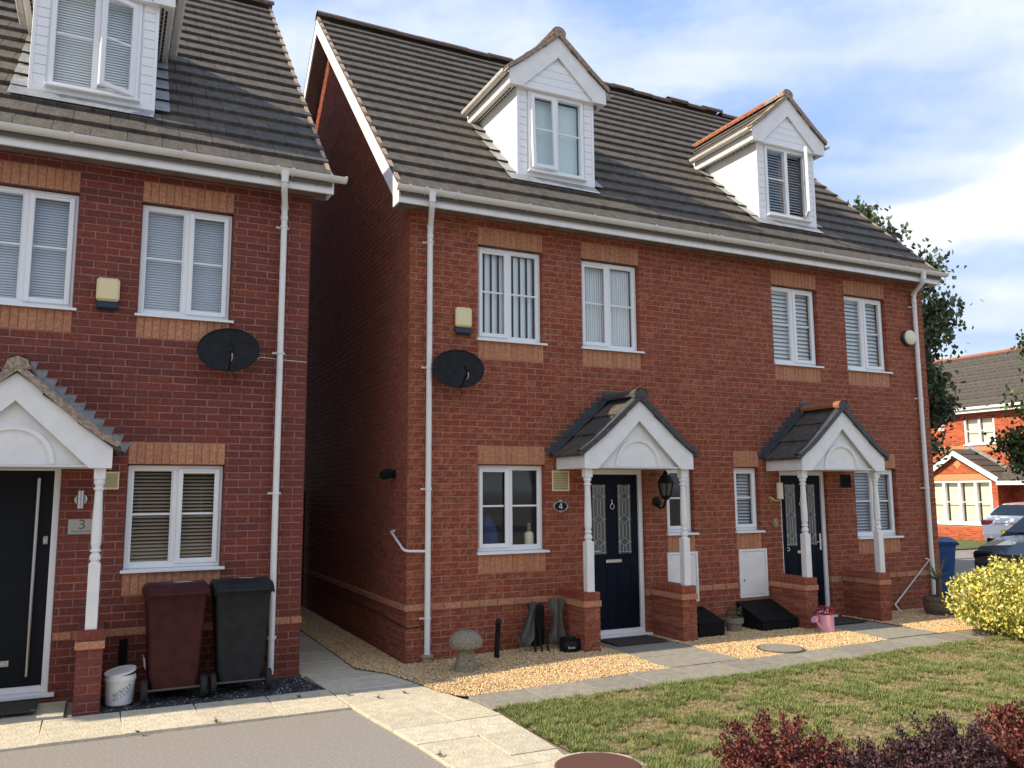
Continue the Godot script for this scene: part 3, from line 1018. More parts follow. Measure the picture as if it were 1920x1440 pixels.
func dormer(house: Node3D, cx: float, dy: float, ridge_mat: Material, style: String, open_side: int) -> void:
	var d := part("dormer", house, Vector3(cx, dy, -0.32))
	var hw := 0.585
	var yb := 6.055
	var yt := 7.30
	# cheeks and back body
	for s in [-1.0, 1.0]:
		var c := MB.new()
		c.xf = Transform3D(Basis(Vector3(0, 0, 1), Vector3(0, 1, 0), Vector3(-1, 0, 0)), Vector3(s * hw, 0, 0))
		c.prism(arr2([[-0.004, yb - 0.06], [-0.004, yt], [-1.45, yt], [-1.45, yt - 0.15]]), -0.012, 0.012)
		obj("cheek", c, M.white, d)
	# front cladding: boards beside the window, in the gable and below the sill
	var back := MB.new()
	back.box(Vector3(-hw + 0.002, yb - 0.02, -0.03), Vector3(-0.432, yt + 0.02, -0.010))
	back.box(Vector3(0.432, yb - 0.02, -0.03), Vector3(hw - 0.002, yt + 0.02, -0.010))
	back.prism(arr2([[-hw, yt - 0.04], [hw, yt - 0.04], [hw, yt + 0.02], [0, yt + 0.54], [-hw, yt + 0.02]]), -0.03, 0.060)
	back.box(Vector3(-0.432, yb - 0.02, -0.03), Vector3(0.432, yb + 0.085, -0.011))
	obj("front_backing", back, M.white, d)
	var y := yb + 0.085
	while y < yt - 0.03:
		for s in [-1.0, 1.0]:
			var b := MB.new()
			b.cbox(Vector3(minf(s * 0.448, s * (hw - 0.020)), y + 0.002, -0.010), Vector3(maxf(s * 0.448, s * (hw - 0.020)), y + 0.102, 0.0), 0.003)
			obj("cladding_board", b, M.upvc, d)
		y += 0.1045
	y = yt - 0.035
	while y < yt + 0.42:
		var w0 := minf(hw - 0.02, (yt + 0.50 - y) * 1.10)
		var w1 := minf(hw - 0.02, (yt + 0.50 - y - 0.1) * 1.10)
		if w1 > 0.02:
			var b := MB.new()
			b.prism(arr2([[-w0, y + 0.0025], [w0, y + 0.0025], [w1, y + 0.102], [-w1, y + 0.102]]), 0.0605, 0.070)
			obj("cladding_board", b, M.upvc, d)
		y += 0.1045
	var trim := MB.new()
	for s in [-1.0, 1.0]:
		trim.cbox(Vector3(minf(s * (hw - 0.022), s * (hw + 0.014)), yb - 0.03, -0.02), Vector3(maxf(s * (hw - 0.022), s * (hw + 0.014)), yt, 0.008), 0.003)
	trim.cbox(Vector3(-hw + 0.02, yb - 0.035, -0.012), Vector3(hw - 0.02, yb + 0.085, 0.006), 0.003)
	obj("corner_trim", trim, M.upvc, d)
	# window
	var wx := 0.43
	var y0 := yb + 0.085
	var y1 := yt - 0.035
	var fr := MB.new()
	frame_ring(fr, -wx, y0, wx, y1, 0.05, -0.06, 0.012)
	fr.cbox(Vector3(-0.03, y0 + 0.046, -0.058), Vector3(0.03, y1 - 0.046, 0.014), 0.005)
	obj("window_frame", fr, M.upvc, d)
	var sl := MB.new()
	sl.cbox(Vector3(-wx - 0.02, y0 - 0.03, -0.02), Vector3(wx + 0.02, y0 - 0.004, 0.075), 0.005)
	obj("window_sill", sl, M.upvc, d)
	for s in [-1, 1]:
		var a := -wx + 0.05 if s < 0 else 0.03
		var b := -0.03 if s < 0 else wx - 0.05
		var opens: bool = s == open_side
		var hinge := Vector3.ZERO
		var swing := 0.0
		var holder := d
		var sash := MB.new()
		var g := 0.012
		var xf := Transform3D.IDENTITY
		if opens:
			g = 0.045
			if style == "roller":
				xf = Transform3D(Basis(Vector3.RIGHT, -0.05), Vector3(0, y1 + 0.01, 0.015)) * Transform3D(Basis.IDENTITY, Vector3(0, -y1 - 0.01, -0.015))
			elif style == "open":
				xf = Transform3D(Basis(Vector3.UP, 0.90), Vector3(b, 0, 0.02)) * Transform3D(Basis.IDENTITY, Vector3(-b, 0, -0.02))
			else:
				xf = Transform3D(Basis(Vector3.UP, 0.42), Vector3(b, 0, 0.02)) * Transform3D(Basis.IDENTITY, Vector3(-b, 0, -0.02))
			sash.xf = xf
			frame_ring(sash, a - 0.014, y0 + 0.034, b + 0.014, y1 - 0.034, 0.055, -0.015, 0.028)
			obj("sash", sash, M.upvc, d)
		var bar := MB.new()
		bar.xf = xf
		var ym := lerpf(y0, y1, 0.53)
		bar.cbox(Vector3(a + g - 0.006, ym - 0.011, -0.012), Vector3(b - g + 0.006, ym + 0.011, 0.006), 0.004)
		obj("glazing_bar", bar, M.upvc, d)
		var pq := pane_quad(a + g - 0.01, y0 + 0.04 + g, b - g + 0.01, y1 - 0.04 - g, -0.002)
		var pm := obj("pane", pq, M.glass, d)
		pm.transform = xf
	blind(d, -wx + 0.045, wx - 0.045, y0 + 0.04, y1 - 0.06, style, -0.10)
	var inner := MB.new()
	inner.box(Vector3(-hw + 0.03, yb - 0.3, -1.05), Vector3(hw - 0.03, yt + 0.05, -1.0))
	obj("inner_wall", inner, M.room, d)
	# gable roof
	var HW := 0.75
	var ya := 8.08
	var ye := 7.44
	var zf := 0.115
	var bargez := 0.10
	var out := [[0.0, ya], [0.30, ya - 0.262], [0.52, ya - 0.448], [0.64, ya - 0.545], [0.75, ya - 0.625], [0.75, 7.256], [0.53, 7.256], [0.53, 7.285], [0.0, 7.785]]
	var poly := []
	for p in out: poly.append(p)
	for i in range(out.size() - 2, 0, -1): poly.append([-out[i][0], out[i][1]])
	var bg := MB.new()
	bg.prism(arr2(poly), bargez - 0.024, bargez)
	obj("bargeboard", bg, M.white, d)
	var vg := MB.new()
	for s in [-1.0, 1.0]:
		vg.prism(arr2([[0.0, ya + 0.002], [s * 0.30, ya - 0.258], [s * 0.52, ya - 0.444], [s * 0.785, ya - 0.645], [s * 0.795, ya - 0.590], [s * 0.53, ya - 0.382], [s * 0.31, ya - 0.190], [0.0, ya + 0.072]]), bargez - 0.10, bargez + 0.040)
	obj("verge_mortar", vg, M.verge, d)
	for s in [-1.0, 1.0]:
		var zback := -1.35
		var sf := MB.new()
		sf.cbox(Vector3(minf(s * 0.728, s * 0.75), 7.258, zback), Vector3(maxf(s * 0.728, s * 0.75), 7.40, bargez - 0.025), 0.003)
		obj("side_fascia", sf, M.white, d)
		var so := MB.new()
		so.box(Vector3(minf(s * (hw - 0.005), s * 0.727), 7.262, zback), Vector3(maxf(s * (hw - 0.005), s * 0.727), 7.272, bargez - 0.026))
		obj("soffit", so, M.soffitwhite, d)
		var slots := MB.new()
		var z := bargez - 0.08
		var row := 0
		while z > zback + 0.1:
			for r in 2:
				var xx: float = s * (hw + 0.045 + 0.042 * r)
				var zo := z - (0.045 if r == 1 else 0.0)
				slots.box(Vector3(xx - 0.011, 7.257, zo - 0.075), Vector3(xx + 0.011, 7.2605, zo))
			z -= 0.092
		obj("soffit_vent", slots, M.black, d)
		# gutter along z
		var gt := MB.new()
		gt.xf = Transform3D(Basis(Vector3(0, 0, -1), Vector3(0, 1, 0), Vector3(1, 0, 0)), Vector3(s * 0.81, 0, 0))
		var pr := []
		for k in 9:
			var a := lerpf(PI, TAU, k / 8.0)
			pr.append(Vector2(cos(a) * 0.052, 7.43 + sin(a) * 0.055))
		gt.strip(pr, -bargez - 0.02, 1.30)
		var p2 := []
		for p in pr: p2.append(Vector2(p.x * 0.9, 7.43 + (p.y - 7.43) * 0.9))
		p2.reverse()
		gt.strip(p2, -bargez - 0.02, 1.30)
		gt.strip([pr[0], p2[-1]], -bargez - 0.02, 1.30)
		gt.strip([p2[0], pr[-1]], -bargez - 0.02, 1.30)
		obj("gutter", gt, M.gutter, d)
		for bz in [0.06, 0.55, 1.05]:
			var br := MB.new()
			br.xf = gt.xf
			var p3 := []
			for p in pr: p3.append(Vector2(p.x * 1.1, 7.43 + (p.y - 7.43) * 1.1))
			br.strip(p3, bz - 0.014, bz + 0.014)
			br.box(Vector3(bz - 0.01, 7.36, -0.075 if s > 0.0 else 0.04), Vector3(bz + 0.01, 7.375, -0.04 if s > 0.0 else 0.075))
			obj("gutter_bracket", br, M.gutter, d)
		var clip := func(r: int, z2: float) -> bool:
			return z2 > -0.95 - (r + 1) * 0.36
		roof_pair_tile("dormer_tile", d, s, 0.80, ya + 0.085, ye + 0.040, 3, -2.10, bargez + 0.030, 0.33, M.tile, clip)
		var dk := MB.new()
		dk.prism(arr2([[0, ya + 0.03], [s * 0.76, ye + 0.0], [s * 0.76, ye - 0.03], [0, ya - 0.01]]), -2.10, bargez - 0.03)
		obj("roof_deck", dk, M.deck, d)
	var zz := bargez + 0.03
	while zz > -2.15:
		var b := maxf(zz - 0.44, -2.2)
		var rt := MB.new()
		rt.xf = Transform3D(Basis(Vector3(0, 0, -1), Vector3(0, 1, 0), Vector3(1, 0, 0)), Vector3(0, ya + 0.055, 0))
		var pr := []
		for k in 9:
			var a := lerpf(-0.35, PI + 0.35, k / 8.0)
			pr.append(Vector2(cos(a) * 0.105, sin(a) * 0.085))
		rt.strip(pr, -zz, -b - 0.006)
		obj("ridge_tile", rt, ridge_mat if zz < bargez or ridge_mat != M.terracotta else M.verge, d)
		zz = b
	var cap := MB.new()
	cap.prism(arr2([[-0.10, ya + 0.02], [0.10, ya + 0.02], [0.085, ya + 0.10], [0.0, ya + 0.14], [-0.085, ya + 0.10]]), bargez - 0.05, bargez + 0.034)
	obj("ridge_end", cap, M.verge, d)
	# lead around the foot, lying on the roof slope
	var th := atan(SLOPE)
	for s in [-1.0, 1.0]:
		for k in 6:
			var t := 1.02 + k * 0.3475
			var xf := slope_xf(0, t, 0.006 + 0.0, 0)
			xf.origin.z += 0.32
			var sk := MB.new()
			sk.xf = xf
			sk.xf.basis = sk.xf.basis * Basis(Vector3.RIGHT, -0.088)
			sk.cbox(Vector3(minf(s * (hw + 0.0), s * (hw + 0.17)), -0.05, -0.002), Vector3(maxf(s * (hw + 0.0), s * (hw + 0.17)), 0.32, 0.003), 0.002)
			if k < 5: obj("lead_soaker", sk, M.lead, d)
	for k in 3:
		var xf2 := slope_xf(0, 0.72, 0.012, 0)
		xf2.origin.z += 0.32
		var ap := MB.new()
		ap.xf = xf2
		ap.xf.basis = ap.xf.basis * Basis(Vector3.RIGHT, -0.06)
		var xa := -hw - 0.17 + k * 0.447
		ap.cbox(Vector3(xa, 0, 0), Vector3(xa + 0.452, 0.27, 0.004 + 0.002 * (k % 2)), 0.002)
		obj("lead_apron", ap, M.lead, d)

func turned_post(p: Node3D, x: float, z: float, y0: float, y1: float) -> void:
	var mb := MB.new()
	var H := y1 - y0
	mb.xf = Transform3D(Basis.IDENTITY, Vector3(x, y0, z))
	var a := 0.0485
	var hs := H * 0.405
	mb.cbox(Vector3(-a, 0, -a), Vector3(a, hs, a), 0.006)
	mb.lathe([[0.046, hs - 0.002], [0.036, hs + 0.012], [0.036, hs + 0.018], [0.047, hs + 0.032], [0.0475, hs + 0.055], [0.040, hs + 0.078], [0.030, hs + 0.088], [0.030, hs + 0.094], [0.045, hs + 0.102], [0.045, hs + 0.116], [0.034, hs + 0.128], [0.036, hs + 0.14], [0.043, hs + 0.17], [0.044, hs + 0.26], [0.040, hs + 0.42], [0.033, H - 0.225], [0.032, H - 0.205], [0.046, H - 0.195], [0.046, H - 0.182], [0.032, H - 0.172], [0.034, H - 0.162], [0.046, H - 0.140], [0.047, H - 0.120], [0.040, H - 0.100]], 16, false)
	mb.cbox(Vector3(-a, H - 0.105, -a), Vector3(a, H, a), 0.006)
	obj("post", mb, M.white, p)

func pier(house: Node3D, x0: float, yb: float, S: float, mats: Array, cols: Array, mortar: Material, zf: float) -> void:
	var p := part("porch_pier", house)
	var x1 := x0 + 0.215
	var top := S + 0.092
	var m := MB.new()
	m.box(Vector3(x0 + 0.008, yb - 0.05, 0.0), Vector3(x1 - 0.008, top - 0.006, zf - 0.008))
	obj("mortar", m, mortar, p)
	var c := -9
	while S + c * CH < S - CH - 0.01:
		var y0 := S + c * CH + 0.005
		var y1 := y0 + 0.065
		c += 1
		if y1 < yb - 0.02: continue
		var z := zf
		var first := true
		var even := posmod(c, 2) == 0
		while z > 0.015:
			if first and even:
				var b0 := MB.new()
				b0.cbox(Vector3(x0, y0, z - 0.1025), Vector3(x1, y1, z), 0.004)
				b0.uvo = Vector2(rng.randf(), rng.randf())
				obj("brick", b0, mats[rng.randi() % mats.size()], p)
				z -= 0.1125
			else:
				var l := minf(0.215, z - 0.002)
				if l > 0.04:
					for sx in [[x0, x0 + 0.1025], [x1 - 0.1025, x1]]:
						var b1 := MB.new()
						b1.uvo = Vector2(rng.randf(), rng.randf())
						b1.cbox(Vector3(sx[0], y0, z - l), Vector3(sx[1], y1, z), 0.004)
						obj("brick", b1, mats[rng.randi() % mats.size()], p)
				z -= 0.225
			first = false
	var zb := zf + 0.012
	while zb > 0.02:
		var l := minf(0.215, zb - 0.002)
		var bb := MB.new()
		bb.cbox(Vector3(x0 - 0.012, S - CH + 0.004, zb - l), Vector3(x1 + 0.012, S - 0.004, zb), 0.004)
		obj("band_brick", bb, M.matBuff[rng.randi() % 4], p)
		zb -= 0.225
	var zc := zf
	var k := 0
	while zc > 0.02:
		var l := minf(0.065 if k > 0 else 0.1025, zc - 0.002)
		var cb := MB.new()
		cb.cbox(Vector3(x0, S + 0.002, zc - l), Vector3(x1, top, zc), 0.004)
		cb.uvo = Vector2(rng.randf(), rng.randf())
		obj("coping_brick", cb, mats[(k * 3 + 1) % mats.size()], p)
		zc -= l + 0.010
		k += 1

func porch(house: Node3D, cx: float, S: float, gyv: float, mats: Array, cols: Array, mortar: Material, tiles: Array, ridge_mat: Material, flash: Material, verge_mat: Material) -> void:
	var zf := 0.65
	pier(house, cx - 0.803, gyv, S, mats, cols, mortar, zf)
	pier(house, cx + 0.588, gyv, S, mats, cols, mortar, zf)
	var p := part("porch", house, Vector3(cx, S - 0.65, 0))
	var py := 0.742
	for s in [-1.0, 1.0]:
		turned_post(p, s * 0.6955, 0.585, py, 2.172)
	# bargeboard with a swept foot
	var Z := 0.69
	var out := [[0.0, 3.01], [0.30, 2.745], [0.52, 2.555], [0.60, 2.49], [0.68, 2.430], [0.74, 2.393], [0.79, 2.370], [0.79, 2.168], [0.605, 2.168], [0.0, 2.752]]
	var poly := []
	for o in out: poly.append(o)
	for i in range(out.size() - 2, 0, -1): poly.append([-out[i][0], out[i][1]])
	var b := MB.new()
	b.prism(arr2(poly), Z - 0.026, Z)
	obj("bargeboard", b, M.white, p)
	var ty := MB.new()
	ty.prism(arr2([[-0.60, 2.20], [0.60, 2.20], [0.60, 2.24], [0.0, 2.80], [-0.60, 2.24]]), Z - 0.085, Z - 0.066)
	obj("gable_panel", ty, M.white, p)
	var ar := MB.new()
	var N := 20
	for k in N:
		var a0 := PI * k / N; var a1 := PI * (k + 1) / N
		var ro := 0.325; var ri := 0.285
		var P := func(a: float, r: float, z: float) -> Vector3: return Vector3(cos(a) * r, 2.215 + sin(a) * r, z)
		var z1 := Z - 0.044; var z0 := Z - 0.067
		ar.q(P.call(a0, ri, z1), P.call(a0, ro, z1), P.call(a1, ro, z1), P.call(a1, ri, z1))
		ar.q(P.call(a0, ro, z0), P.call(a1, ro, z0), P.call(a1, ro, z1), P.call(a0, ro, z1))
		ar.q(P.call(a1, ri, z0), P.call(a0, ri, z0), P.call(a0, ri, z1), P.call(a1, ri, z1))
	ar.box(Vector3(0.283, 2.202, Z - 0.067), Vector3(0.33, 2.216, Z - 0.043))
	ar.box(Vector3(-0.33, 2.202, Z - 0.067), Vector3(-0.283, 2.216, Z - 0.043))
	obj("arch_moulding", ar, M.white, p)
	var ce := MB.new()
	ce.box(Vector3(-0.765, 2.176, 0.002), Vector3(0.765, 2.198, Z - 0.027))
	obj("ceiling", ce, M.soffitwhite, p)
	for s in [-1.0, 1.0]:
		var sf := MB.new()
		sf.cbox(Vector3(minf(s * 0.768, s * 0.79), 2.172, 0.002), Vector3(maxf(s * 0.768, s * 0.79), 2.325, Z - 0.027), 0.003)
		obj("side_beam", sf, M.white, p)
		roof_pair_tile("porch_tile", p, s, 0.865, 3.085, 2.350, 3, 0.012, Z + 0.028, 0.30, tiles)
		var dk := MB.new()
		dk.prism(arr2([[0, 3.045], [s * 0.53, 2.585], [s * 0.80, 2.345], [s * 0.80, 2.325], [s * 0.53, 2.53], [0, 3.0]]), 0.004, Z - 0.03)
		obj("roof_deck", dk, M.deck, p)
		# verge strip over the bargeboard
		var vg := MB.new()
		vg.prism(arr2([[0, 3.012], [s * 0.30, 2.747], [s * 0.52, 2.557], [s * 0.68, 2.434], [s * 0.825, 2.358], [s * 0.865, 2.388], [s * 0.71, 2.488], [s * 0.54, 2.626], [s * 0.315, 2.818], [0, 3.090]]), Z - 0.07, Z + 0.042)
		obj("verge", vg, verge_mat, p)
		# stepped lead let into the brick joints
		var fl := MB.new()
		var pts := []
		var y := 3.125
		var xk := 0.06
		pts.append([s * 0.0, 3.06]); pts.append([s * 0.0, 3.19]); pts.append([s * 0.10, 3.19])
		for k in 10:
			var yy := 3.19 - k * CH
			var xx: float = 0.10 + k * 0.0865
			pts.append([s * (xx + 0.006), yy])
			pts.append([s * (xx - 0.016), yy - CH])
		pts.append([s * 0.955, 2.44])
		pts.append([s * 0.90, 2.335])
		fl.prism(arr2(pts), 0.0045, 0.0085)
		obj("lead_flashing", fl, flash, p)
		var fl2 := MB.new()
		fl2.prism(arr2([[0, 3.135], [s * 0.89, 2.375], [s * 0.87, 2.35], [0, 3.095]]), 0.006, 0.085)
		obj("lead_soaker", fl2, flash, p)
	var k := 0
	var z := Z + 0.045
	while z > 0.03:
		var e := maxf(z - 0.36, 0.004)
		var rt := MB.new()
		rt.xf = Transform3D(Basis(Vector3(0, 0, -1), Vector3(0, 1, 0), Vector3(1, 0, 0)), Vector3(0, 3.075, 0))
		var pr := []
		for i in 9:
			var a := lerpf(-0.35, PI + 0.35, i / 8.0)
			pr.append(Vector2(cos(a) * 0.10, sin(a) * 0.072))
		rt.strip(pr, -z, -e - 0.006)
		obj("ridge_tile", rt, ridge_mat, p)
		z = e
		k += 1
	var cap := MB.new()
	cap.prism(arr2([[-0.10, 3.03], [0.10, 3.03], [0.08, 3.11], [0.0, 3.14], [-0.08, 3.11]]), Z - 0.02, Z + 0.048)
	obj("ridge_end", cap, verge_mat, p)

func lead_lines(d: Node3D, x0: float, x1: float, y0: float, y1: float, z: float) -> void:
	var gl := MB.new()
	gl.box(Vector3(x0, y0, z - 0.004), Vector3(x1, y1, z))
	obj("leaded_pane", gl, M.leaded, d)
	var mb := MB.new()
	var r := 0.0042
	var S := func(ax: float, ay: float, bx: float, by: float) -> void:
		mb.tube([Vector3(lerpf(x0, x1, ax), lerpf(y0, y1, ay), z + 0.001), Vector3(lerpf(x0, x1, bx), lerpf(y0, y1, by), z + 0.001)], r, 5)
	for k in [0.12, 0.88]: S.call(k, 0.0, k, 1.0)
	for k in [0.03, 0.97]: S.call(0.0, k, 1.0, k)
	for cy in [0.17, 0.50, 0.83]:
		var h := 0.062
		S.call(0.5, cy - h, 0.85, cy); S.call(0.85, cy, 0.5, cy + h); S.call(0.5, cy + h, 0.15, cy); S.call(0.15, cy, 0.5, cy - h)
		S.call(0.0, cy, 0.15, cy); S.call(0.85, cy, 1.0, cy)
	for seg in [[0.03, 0.108], [0.232, 0.438], [0.562, 0.768], [0.892, 0.97]]:
		S.call(0.38, seg[0], 0.38, seg[1]); S.call(0.62, seg[0], 0.62, seg[1])
	obj("lead_came", mb, M.came, d)

func door_frame(d: Node3D, x0: float, x1: float, y0: float, y1: float) -> void:
	var f := MB.new()
	f.cbox(Vector3(x0 + 0.003, y0, -0.14), Vector3(x0 + 0.062, y1 - 0.003, -0.050), 0.006)
	f.cbox(Vector3(x1 - 0.062, y0, -0.14), Vector3(x1 - 0.003, y1 - 0.003, -0.050), 0.006)
	f.cbox(Vector3(x0 + 0.058, y1 - 0.068, -0.139), Vector3(x1 - 0.058, y1 - 0.004, -0.052), 0.006)
	obj("frame", f, M.upvc, d)
	var t := MB.new()
	t.cbox(Vector3(x0 + 0.060, y0 + 0.028, -0.138), Vector3(x1 - 0.060, y0 + 0.085, -0.055), 0.006)
	t.cbox(Vector3(x0 - 0.015, y0 - 0.012, -0.14), Vector3(x1 + 0.055, y0 + 0.027, 0.035), 0.006)
	obj("threshold", t, M.upvc, d)

func leaded_door(house: Node3D, x0: float, x1: float, y0: float, y1: float, handle_right: bool) -> Node3D:
	var d := part("door", house)
	door_frame(d, x0, x1, y0, y1)
	var a := x0 + 0.064
	var b := x1 - 0.064
	var lo := y0 + 0.088
	var hi := y1 - 0.070
	var W := b - a
	var z := -0.080
	var leaf := MB.new()
	leaf.cbox(Vector3(a, lo, z - 0.044), Vector3(b, hi, z), 0.004)
	for s in [[0.11, 0.40], [0.57, 0.86]]:
		for r in [[0.06, 0.15], [0.19, 0.40]]:
			var p0 := Vector2(a + W * s[0], lo + (hi - lo) * (0.05 if r[0] < 0.1 else 0.20))
			var p1 := Vector2(a + W * s[1], lo + (hi - lo) * (0.17 if r[0] < 0.1 else 0.40))
			frame_ring(leaf, p0.x, p0.y, p1.x, p1.y, 0.014, z - 0.004, z + 0.007, 0.003)
			leaf.cbox(Vector3(p0.x + 0.03, p0.y + 0.03, z - 0.003), Vector3(p1.x - 0.03, p1.y - 0.03, z + 0.006), 0.005)
	obj("leaf", leaf, M.doornavy, d)
	for s in [[0.11, 0.37], [0.60, 0.86]]:
		var rim := MB.new()
		frame_ring(rim, a + W * s[0] - 0.014, lo + (hi - lo) * 0.480 - 0.014, a + W * s[1] + 0.014, lo + (hi - lo) * 0.935 + 0.014, 0.016, z - 0.002, z + 0.010, 0.004)
		obj("glazing_rim", rim, M.doornavy, d)
		lead_lines(d, a + W * s[0], a + W * s[1], lo + (hi - lo) * 0.480, lo + (hi - lo) * 0.935, z + 0.004)
	var lb := MB.new()
	var ly := lo + (hi - lo) * 0.435
	lb.cbox(Vector3(a + W * 0.36, ly - 0.022, z), Vector3(a + W * 0.66, ly + 0.022, z + 0.012), 0.004)
	lb.cbox(Vector3(a + W * 0.385, ly - 0.012, z + 0.010), Vector3(a + W * 0.635, ly + 0.012, z + 0.017), 0.003)
	obj("letter_plate", lb, M.chrome, d)
	var kn := MB.new()
	var kc := Vector3(a + W * 0.49, lo + (hi - lo) * 0.795, z + 0.014)
	var ring := []
	for k in 13: ring.append(kc + Vector3(cos(TAU * k / 12) * 0.030, sin(TAU * k / 12) * 0.034 - 0.01, 0))
	kn.tube(ring, 0.006, 6)
	kn.blob(kc + Vector3(0, 0.028, -0.004), Vector3(0.014, 0.020, 0.012), 8, 6)
	kn.tube([kc + Vector3(0, 0.03, -0.004), kc + Vector3(0, 0.075, -0.010)], 0.006, 6)
	obj("knocker", kn, M.chrome, d)
	var hx := b - 0.045 if handle_right else a + 0.045
	var hs := -1.0 if handle_right else 1.0
	var hd := MB.new()
	hd.cbox(Vector3(hx - 0.016, lo + 0.86, z), Vector3(hx + 0.016, lo + 1.10, z + 0.010), 0.004)
	hd.tube([Vector3(hx, lo + 0.98, z + 0.008), Vector3(hx, lo + 0.98, z + 0.045), Vector3(hx + hs * 0.02, lo + 0.98, z + 0.050), Vector3(hx + hs * 0.12, lo + 0.98, z + 0.050)], 0.009, 8)
	obj("handle", hd, M.chrome, d)
	return d

func text_mesh(s: String, height: float, depth := 0.002, font := "Droid Sans") -> TextMesh:
	var t := TextMesh.new()
	var f := SystemFont.new()
	f.font_names = PackedStringArray([font])
	t.font = f
	t.text = s
	t.font_size = 32
	t.pixel_size = height / 32.0 * 1.35
	t.depth = depth
	return t

func meter_cupboard(house: Node3D, x0: float, y0: float, x1: float, y1: float) -> void:
	var c := part("meter_cupboard", house)
	var f := MB.new()
	frame_ring(f, x0, y0, x1, y1, 0.035, -0.08, 0.016, 0.004)
	obj("surround", f, M.white, c)
	var d := MB.new()
	d.cbox(Vector3(x0 + 0.038, y0 + 0.038, -0.07), Vector3(x1 - 0.038, y1 - 0.038, 0.010), 0.004)
	obj("cupboard_door", d, M.white, c)
	var k := MB.new()
	k.xf = Transform3D(Basis(Vector3.RIGHT, PI / 2), Vector3(x0 + 0.075, lerpf(y0, y1, 0.36), 0.010))
	k.lathe([[0.012, 0.0], [0.012, 0.004], [0.0, 0.005]], 10)
	obj("lock", k, M.black, c)

func louvre(house: Node3D, x0: float, y0: float, x1: float, y1: float, m: Material) -> void:
	var c := part("vent_cover", house)
	var f := MB.new()
	frame_ring(f, x0, y0, x1, y1, 0.016, 0.0, 0.018, 0.004)
	obj("surround", f, m, c)
	var bb := MB.new()
	bb.box(Vector3(x0 + 0.01, y0 + 0.01, 0.0), Vector3(x1 - 0.01, y1 - 0.01, 0.003))
	obj("backing", bb, M.room, c)
	var n := 11
	var p := (y1 - y0 - 0.032) / n
	for k in n:
		var s := MB.new()
		s.xf = Transform3D(Basis(Vector3.RIGHT, 0.75), Vector3(0, y0 + 0.016 + p * (k + 0.5), 0.010))
		s.box(Vector3(x0 + 0.014, -0.0015, -p * 0.48), Vector3(x1 - 0.014, 0.0015, p * 0.48))
		obj("louvre_slat", s, m, c)

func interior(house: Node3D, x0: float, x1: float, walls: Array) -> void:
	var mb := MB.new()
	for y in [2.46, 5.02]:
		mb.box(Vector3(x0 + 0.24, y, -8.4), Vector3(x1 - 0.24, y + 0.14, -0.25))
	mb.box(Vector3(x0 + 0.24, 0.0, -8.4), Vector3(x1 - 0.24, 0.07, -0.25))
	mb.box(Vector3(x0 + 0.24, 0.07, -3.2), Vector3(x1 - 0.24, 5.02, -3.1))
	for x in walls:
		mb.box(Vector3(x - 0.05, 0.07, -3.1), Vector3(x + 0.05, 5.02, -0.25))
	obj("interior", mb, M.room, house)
	var bk := MB.new()
	bk.box(Vector3(x0 + 0.02, -0.1, -8.7), Vector3(x1 - 0.02, 5.3, -8.46))
	obj("rear_wall", bk, M.mortarB, house)

